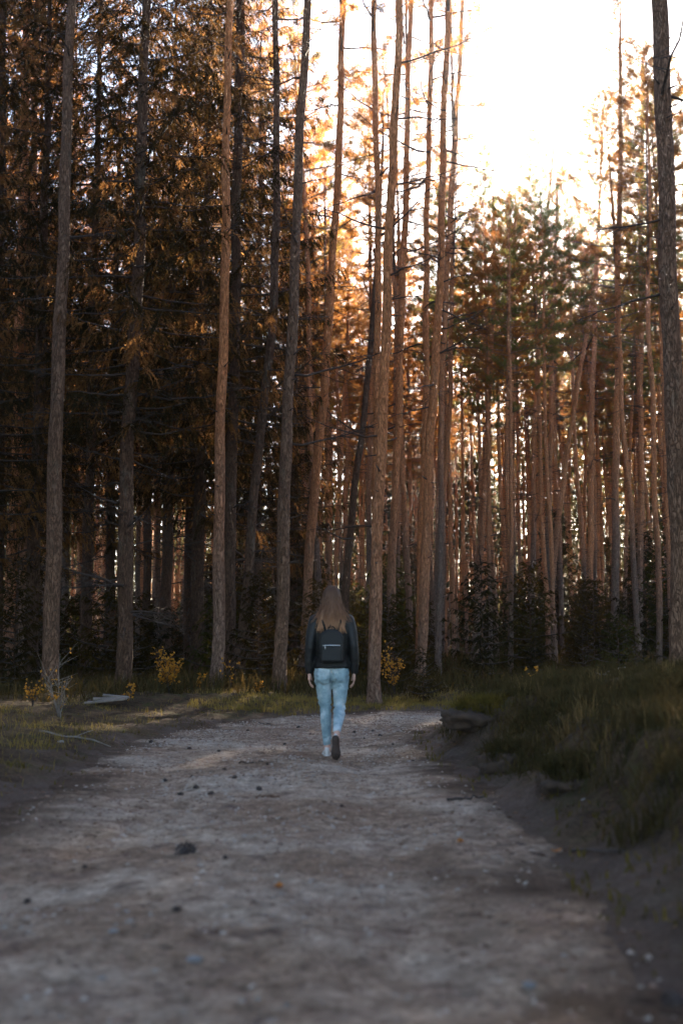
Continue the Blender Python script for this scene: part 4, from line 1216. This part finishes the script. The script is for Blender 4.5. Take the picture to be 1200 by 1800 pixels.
def ground_at(px, py):
    """world point where the pixel's ray meets the terrain"""
    lo = ray(px, py, 1.0) - np.array([0, 0, CAMZ])
    D = np.arange(2, 34, .04)
    z = CAMZ + lo[2] * D; h = height(lo[0] * D, D)
    k = int(np.argmax(z <= h)) if (z <= h).any() else len(D) - 1
    return np.array([lo[0] * D[k], D[k], h[k]])

def small_things():
    r = np.random.default_rng(71)
    cones = [cone_mesh(i) for i in range(4)]
    P = [(318, 1400), (396, 1512), (325, 1503), (370, 1398), (345, 1388), (290, 1375), (338, 1367), (412, 1370), (394, 1357), (333, 1318), (436, 1286), (546, 1292), (525, 1280), (655, 1287), (668, 1295), (622, 1288), (265, 1306),
         (310, 1605), (150, 1530), (48, 1590), (640, 1300), (500, 1310), (470, 1345), (1185, 1772), (725, 1340), (600, 1420), (455, 1390), (385, 1322), (690, 1310)]
    for i, (px, py) in enumerate(P):
        p = ground_at(px, py)
        big = (px, py) in ((325, 1503), (1185, 1772))
        o = put('pine_cone', cones[i % 4], None, (p[0], p[1], p[2] + .008), (0, r.uniform(-.3, .3), r.uniform(0, 6.28)), (2.0 if px < 600 else 1.3) if big else r.uniform(.5, 1.0))
        if (px, py) == (325, 1503): tag(o, 'large dark pine cone lying alone on the near path', 'pine cone', 'pine cones lying on the path')
        elif (px, py) == (1185, 1772): tag(o, 'blurred dark cone in the bottom right corner', 'pine cone', 'pine cones lying on the path')
        elif (px, py) == (396, 1512): tag(o, 'small dark cone next to the large one on the near path', 'pine cone', 'pine cones lying on the path')
        else: tag(o, 'small dark pine cone scattered on the sandy path', 'pine cone', 'pine cones lying on the path')
    st = [stone_mesh(i, f) for i, f in enumerate((.6, .5, .7, .45))]
    for i, (px, py, s, lab) in enumerate([(180, 1724, .022, 'pale pebble near the bottom left'), (222, 1605, .02, 'pale pebble on the left of the near path'), (200, 1642, .032, 'flat pinkish pebble left of centre on the near path'), (342, 1690, .045, 'pale flat stone low on the near path'),
                                          (107, 1305, .05, 'grey stone at the left edge of the path below the bare sapling'), (1028, 1410, .04, 'grey stone at the foot of the bank'), (960, 1330, .04, 'grey stone lodged on the bank slope'), (720, 1340, .045, 'flat stone where the bank begins'), (930, 1742, .035, 'pale green stone low in the right foreground'), (75, 1515, .02, 'small pale pebble at the left edge')]):
        p = ground_at(px, py)
        tag(put('stone', st[i % 4], None, (p[0], p[1], p[2] + s * .1), (0, 0, r.uniform(0, 6)), s * .6), lab, 'stone', 'stones lying on the path')
    for i, (px, py, lab) in enumerate([(808, 1483, 'orange fallen leaf on the right of the path'), (967, 1503, 'orange fallen leaf at the right edge near the bank'), (490, 1568, 'orange fallen leaf in the middle of the near path')]):
        p = ground_at(px, py); g = Geo(); a = r.uniform(0, 6)
        t = np.linspace(0, 1, 7); w = .022 * np.sin(np.pi * t) ** .8; z = .012 + .012 * (t - .5) ** 2 * 4
        V = np.concatenate([np.stack([t * .06, w, z + .006], 1), np.stack([t * .06, 0 * t, z], 1), np.stack([t * .06, -w, z + .006], 1)])
        k = np.arange(6); g.add(V, np.concatenate([np.stack([k, k + 1, k + 8, k + 7], 1), np.stack([k + 7, k + 8, k + 15, k + 14], 1)]))
        o = g.obj('fallen_leaf', M['orange_leaf'], None, True); o.location = p; o.rotation_euler = (0, 0, a)
        tag(o, lab, 'leaf', 'fallen leaves on the path')
    # sticks
    for i, (a, b, rad, mat, lab) in enumerate([((70, 1288), (195, 1316), .013, 'bleached_wood', 'pale fallen stick on the left verge'), ((420, 1345), (463, 1342), .008, 'dead_wood', 'short dark stick lying across the path'),
                                               ((785, 1410), (850, 1405), .010, 'dead_wood', 'dark stick lying at the foot of the bank'), ((455, 1272), (480, 1276), .009, 'dead_wood', 'little stick near the far left of the path'), ((1005, 1502), (1120, 1508), .008, 'dead_wood', 'thin twig lying along the right edge'), ((460, 1403), (492, 1404), .008, 'litter_a', 'reddish stick on the middle of the path')]):
        A, B = ground_at(*a), ground_at(*b)
        t = np.linspace(0, 1, 9); Pp = A + (B - A) * t[:, None]; Pp[:, 2] = height(Pp[:, 0], Pp[:, 1]) + rad + .004; Pp[1:-1] += r.normal(size=(7, 3)) * .012
        Pp[:, 2] = np.maximum(Pp[:, 2], height(Pp[:, 0], Pp[:, 1]) + rad * .6)
        g = Geo(); add_tube(g, Pp - A, np.linspace(rad, rad * .5, 9), 7, 0, .1, i)
        Q = branch_curve(Pp[4] - A, math.atan2(B[1] - A[1], B[0] - A[0]) + .7, np.linalg.norm(B - A) * .25, .3, 0, 4, r); add_tube(g, Q, np.linspace(rad * .5, rad * .25, 4), 5)
        o = g.obj('fallen_stick', M[mat], None, True); o.location = A
        tag(o, lab, 'stick', 'fallen sticks')
    # bleached stump root sticking out of the bank
    p = ground_at(1058, 1192); g = Geo()
    for (az, L, up) in ((.3, .34, .55), (2.9, .22, .10), (2.2, .22, .35), (-.5, .16, .2)):
        add_tube(g, branch_curve((0, 0, 0), az, L, up, -.2, 6, r), np.linspace(.02, .007, 6), 7, 0, .12, 3)
    o = g.obj('dead_root', M['bleached_wood'], None, True); o.location = p + np.array([0, 0, .03])
    tag(o, 'pale forked dead root sticking out of the bank top', 'root')
    # overhanging sods where the bank has broken away
    for k, (px, py, D, sx_, lab) in enumerate([(852, 1300, 11.6, .34, 'mossy sod of dark earth overhanging the left end of the bank'), (905, 1330, 9.6, .26, 'dark broken sod on the bank slope right of the mossy one'), (1010, 1370, 7.6, .22, 'crumbling sod low on the near bank')]):
        X = (px - 600) / F * D; z = H1(X, D)
        root = empty('sod', (X, D, z)); tag(root, lab, 'sod', 'sods broken from the bank')
        bm = bmesh.new(); bmesh.ops.create_icosphere(bm, subdivisions=4, radius=1)
        for v in bm.verts:
            q = 1 + .30 * mnoise.noise(Vector(v.co) * 1.6 + Vector((k * 7, 0, 0))) + .16 * mnoise.noise(Vector(v.co) * 4.5) + .07 * mnoise.noise(Vector(v.co) * 11)
            v.co = Vector((v.co.x * q * sx_ * 1.25, v.co.y * q * sx_, v.co.z * q * sx_ * .45))
        me = bpy.data.meshes.new('earth'); bm.to_mesh(me); bm.free(); me.materials.append(M['earth']); me.polygons.foreach_set('use_smooth', np.ones(len(me.polygons), bool))
        put('earth', me, root, (0, 0, -.05))
        g = Geo(); n = 2600; a = r.uniform(0, 6.28, n); rr = np.sqrt(r.uniform(0, 1, n))
        xl, yl = rr * np.cos(a) * sx_ * 1.15, rr * np.sin(a) * sx_ * .9
        blades(g, xl, yl, r.uniform(.03, .17, n), r.uniform(.005, .010, n), r, (r.uniform() < 0) * 1, 1.0, z=-.07 + sx_ * .45 * np.sqrt(np.maximum(1 - rr ** 2, .02)))
        o = g.obj('turf', M['moss'] if k == 0 else M['heather_blade'], root); o['kind'] = 'stuff'
        for q in range(5):
            g = Geo(); add_tube(g, branch_curve((r.uniform(-.6, .6) * sx_, -sx_ * .6, .0), r.uniform(-2.4, -.8), r.uniform(.15, .35), -.3, -.3, 6, r), np.linspace(.008, .002, 6), 5); g.obj('root', M['dead_wood'], root, True)
    # flat weathered slab by the spruce
    p = ground_at(190, 1240); root = empty('board_pile', (p[0], p[1], H1(p[0], p[1])), .15)
    tag(root, 'weathered pale boards lying on the ground before the dark spruce', 'boards')
    for k in range(3):
        g = Geo(); bm = bmesh.new(); bmesh.ops.create_cube(bm, size=1)
        bmesh.ops.scale(bm, vec=(.62 - .10 * k, .14, .026), verts=bm.verts); bmesh.ops.bevel(bm, geom=bm.edges[:], offset=.004, segments=1, affect='EDGES')
        me = bpy.data.meshes.new('board'); bm.to_mesh(me); bm.free(); me.materials.append(M['bleached_wood'])
        put('board', me, root, (-.05 + .08 * k, -.15 + .15 * k, .07 + .03 * k), (.10, -.10 + .10 * k, .08 * k - .05))
    g = Geo(); add_tube(g, [(-.3, -.1, 0), (-.3, .3, .03)], [.05, .05], 8); g.obj('bearer', M['dead_wood'], root, True)

def shrub(px, py, D, h, nst, nlf, lab, seed, mat='yellow_leaf', spread=.5, bare=False, wood='dead_wood', lsize=(.025, .05)):
    r = np.random.default_rng(seed)
    X = (px - 600) / F * D; root = empty('bare_sapling' if bare else 'leafy_shrub', (X, D, H1(X, D) - .02))
    tag(root, lab, 'sapling' if bare else 'shrub', 'shrubs along the forest edge')
    g = Geo(); L = Geo()
    for k in range(nst):
        az = r.uniform(0, 6.28); hh = h * r.uniform(.55, 1.05); s = spread * r.uniform(.2, 1) * h
        t = np.linspace(0, 1, 9)
        P = np.stack([math.cos(az) * s * t ** 1.4 + np.cumsum(r.normal(size=9)) * .012 * h, math.sin(az) * s * t ** 1.4 + np.cumsum(r.normal(size=9)) * .012 * h, hh * t], 1)
        add_tube(g, P, np.linspace(.006 + .004 * h, .002, 9), 5)
        subs = [P]
        for q in range(4 if not bare else 7):
            b = interp(P, r.uniform(.25, .9)); W = branch_curve(b, r.uniform(0, 6.28), hh * r.uniform(.12, .35), r.uniform(.3, 1.3), 0, 5, r)
            add_tube(g, W, np.linspace(.004, .0015, 5), 4); subs.append(W)
        for q in range(int(nlf * 1.5)):
            W = subs[r.integers(len(subs))]; c = interp(W, r.uniform(.3, 1.0)); 
            leaves(L, c[None], r.normal(size=(1, 3)) + np.array([[0, 0, .25]]), 1.35 * r.uniform(*lsize), r.uniform(.8, 1.0) * r.uniform(*lsize), r)
    g.obj('stem', M[wood], root, True)
    if nlf: L.obj('foliage', M[mat], root)

grass_cover()
undergrowth()
litter()
gravel()
small_things()
shrub(300, 1225, 20.5, .85, 12, 20, 'golden-leaved shrub glowing left of the bright pine', 1, lsize=(.035, .065))
shrub(352, 1225, 21.5, .35, 3, 10, 'small golden shrub beside the foot of the bright pine', 2, lsize=(.035, .06))
shrub(408, 1225, 21.5, .8, 3, 9, 'thin golden shrub between bright pine and bowed pine', 3, spread=.25, lsize=(.03, .055))
shrub(452, 1232, 21.0, .30, 4, 14, 'tiny yellow shrub on the grass before the knotty trunk', 4)
shrub(228, 1245, 18.5, .32, 5, 8, 'low dull yellow shrub by the pale boards', 5)
shrub(65, 1260, 17.0, .40, 6, 8, 'low yellow shrub on the verge at far left', 6)
shrub(112, 1275, 15.0, .85, 7, 4, 'bare grey sapling with forked twigs on the left verge', 7, bare=True, wood='bleached_wood', spread=.45)
shrub(945, 1180, 19.0, .75, 12, 20, 'yellow-leaved shrub on the crest of the bank', 8, lsize=(.03, .055))
shrub(985, 1180, 20.0, .6, 8, 16, 'second yellow shrub on the bank crest, right of the larger one', 9, lsize=(.03, .05))
shrub(1050, 1160, 21.0, .8, 6, 12, 'sparse yellowish shrub behind the forked root', 10)
shrub(690, 1215, 22.6, .95, 8, 26, 'rusty leafed bush at the foot of the thick scaly pine', 11, lsize=(.03, .05))
shrub(1120, 1160, 20.0, 1.2, 8, 30, 'dark ragged bush near the thick trunk on the bank', 12, mat='heather_blade', spread=.6, lsize=(.03, .06))

# ------------------------------------------------------------------ haze between the trees
def haze():
    m, nt, out = mat_new('forest_haze')
    v = nt.nodes.new('ShaderNodeVolumePrincipled')
    v.inputs['Color'].default_value = (.94, .96, 1.0, 1)
    v.inputs['Density'].default_value = HAZE
    v.inputs['Anisotropy'].default_value = .9
    nt.links.new(v.outputs[0], out.inputs['Volume'])
    bm = bmesh.new(); bmesh.ops.create_cube(bm, size=1)
    bmesh.ops.scale(bm, vec=(2200, 2000, 36), verts=bm.verts)
    bmesh.ops.translate(bm, vec=(0, 780, 36 / 2 - 4.0), verts=bm.verts)
    me = bpy.data.meshes.new('haze'); bm.to_mesh(me); bm.free(); me.materials.append(m)
    tag(link(bpy.data.objects.new('haze', me)), 'thin sunlit haze hanging between the trees', 'haze', None, 'stuff')
HAZE = .0003
haze()
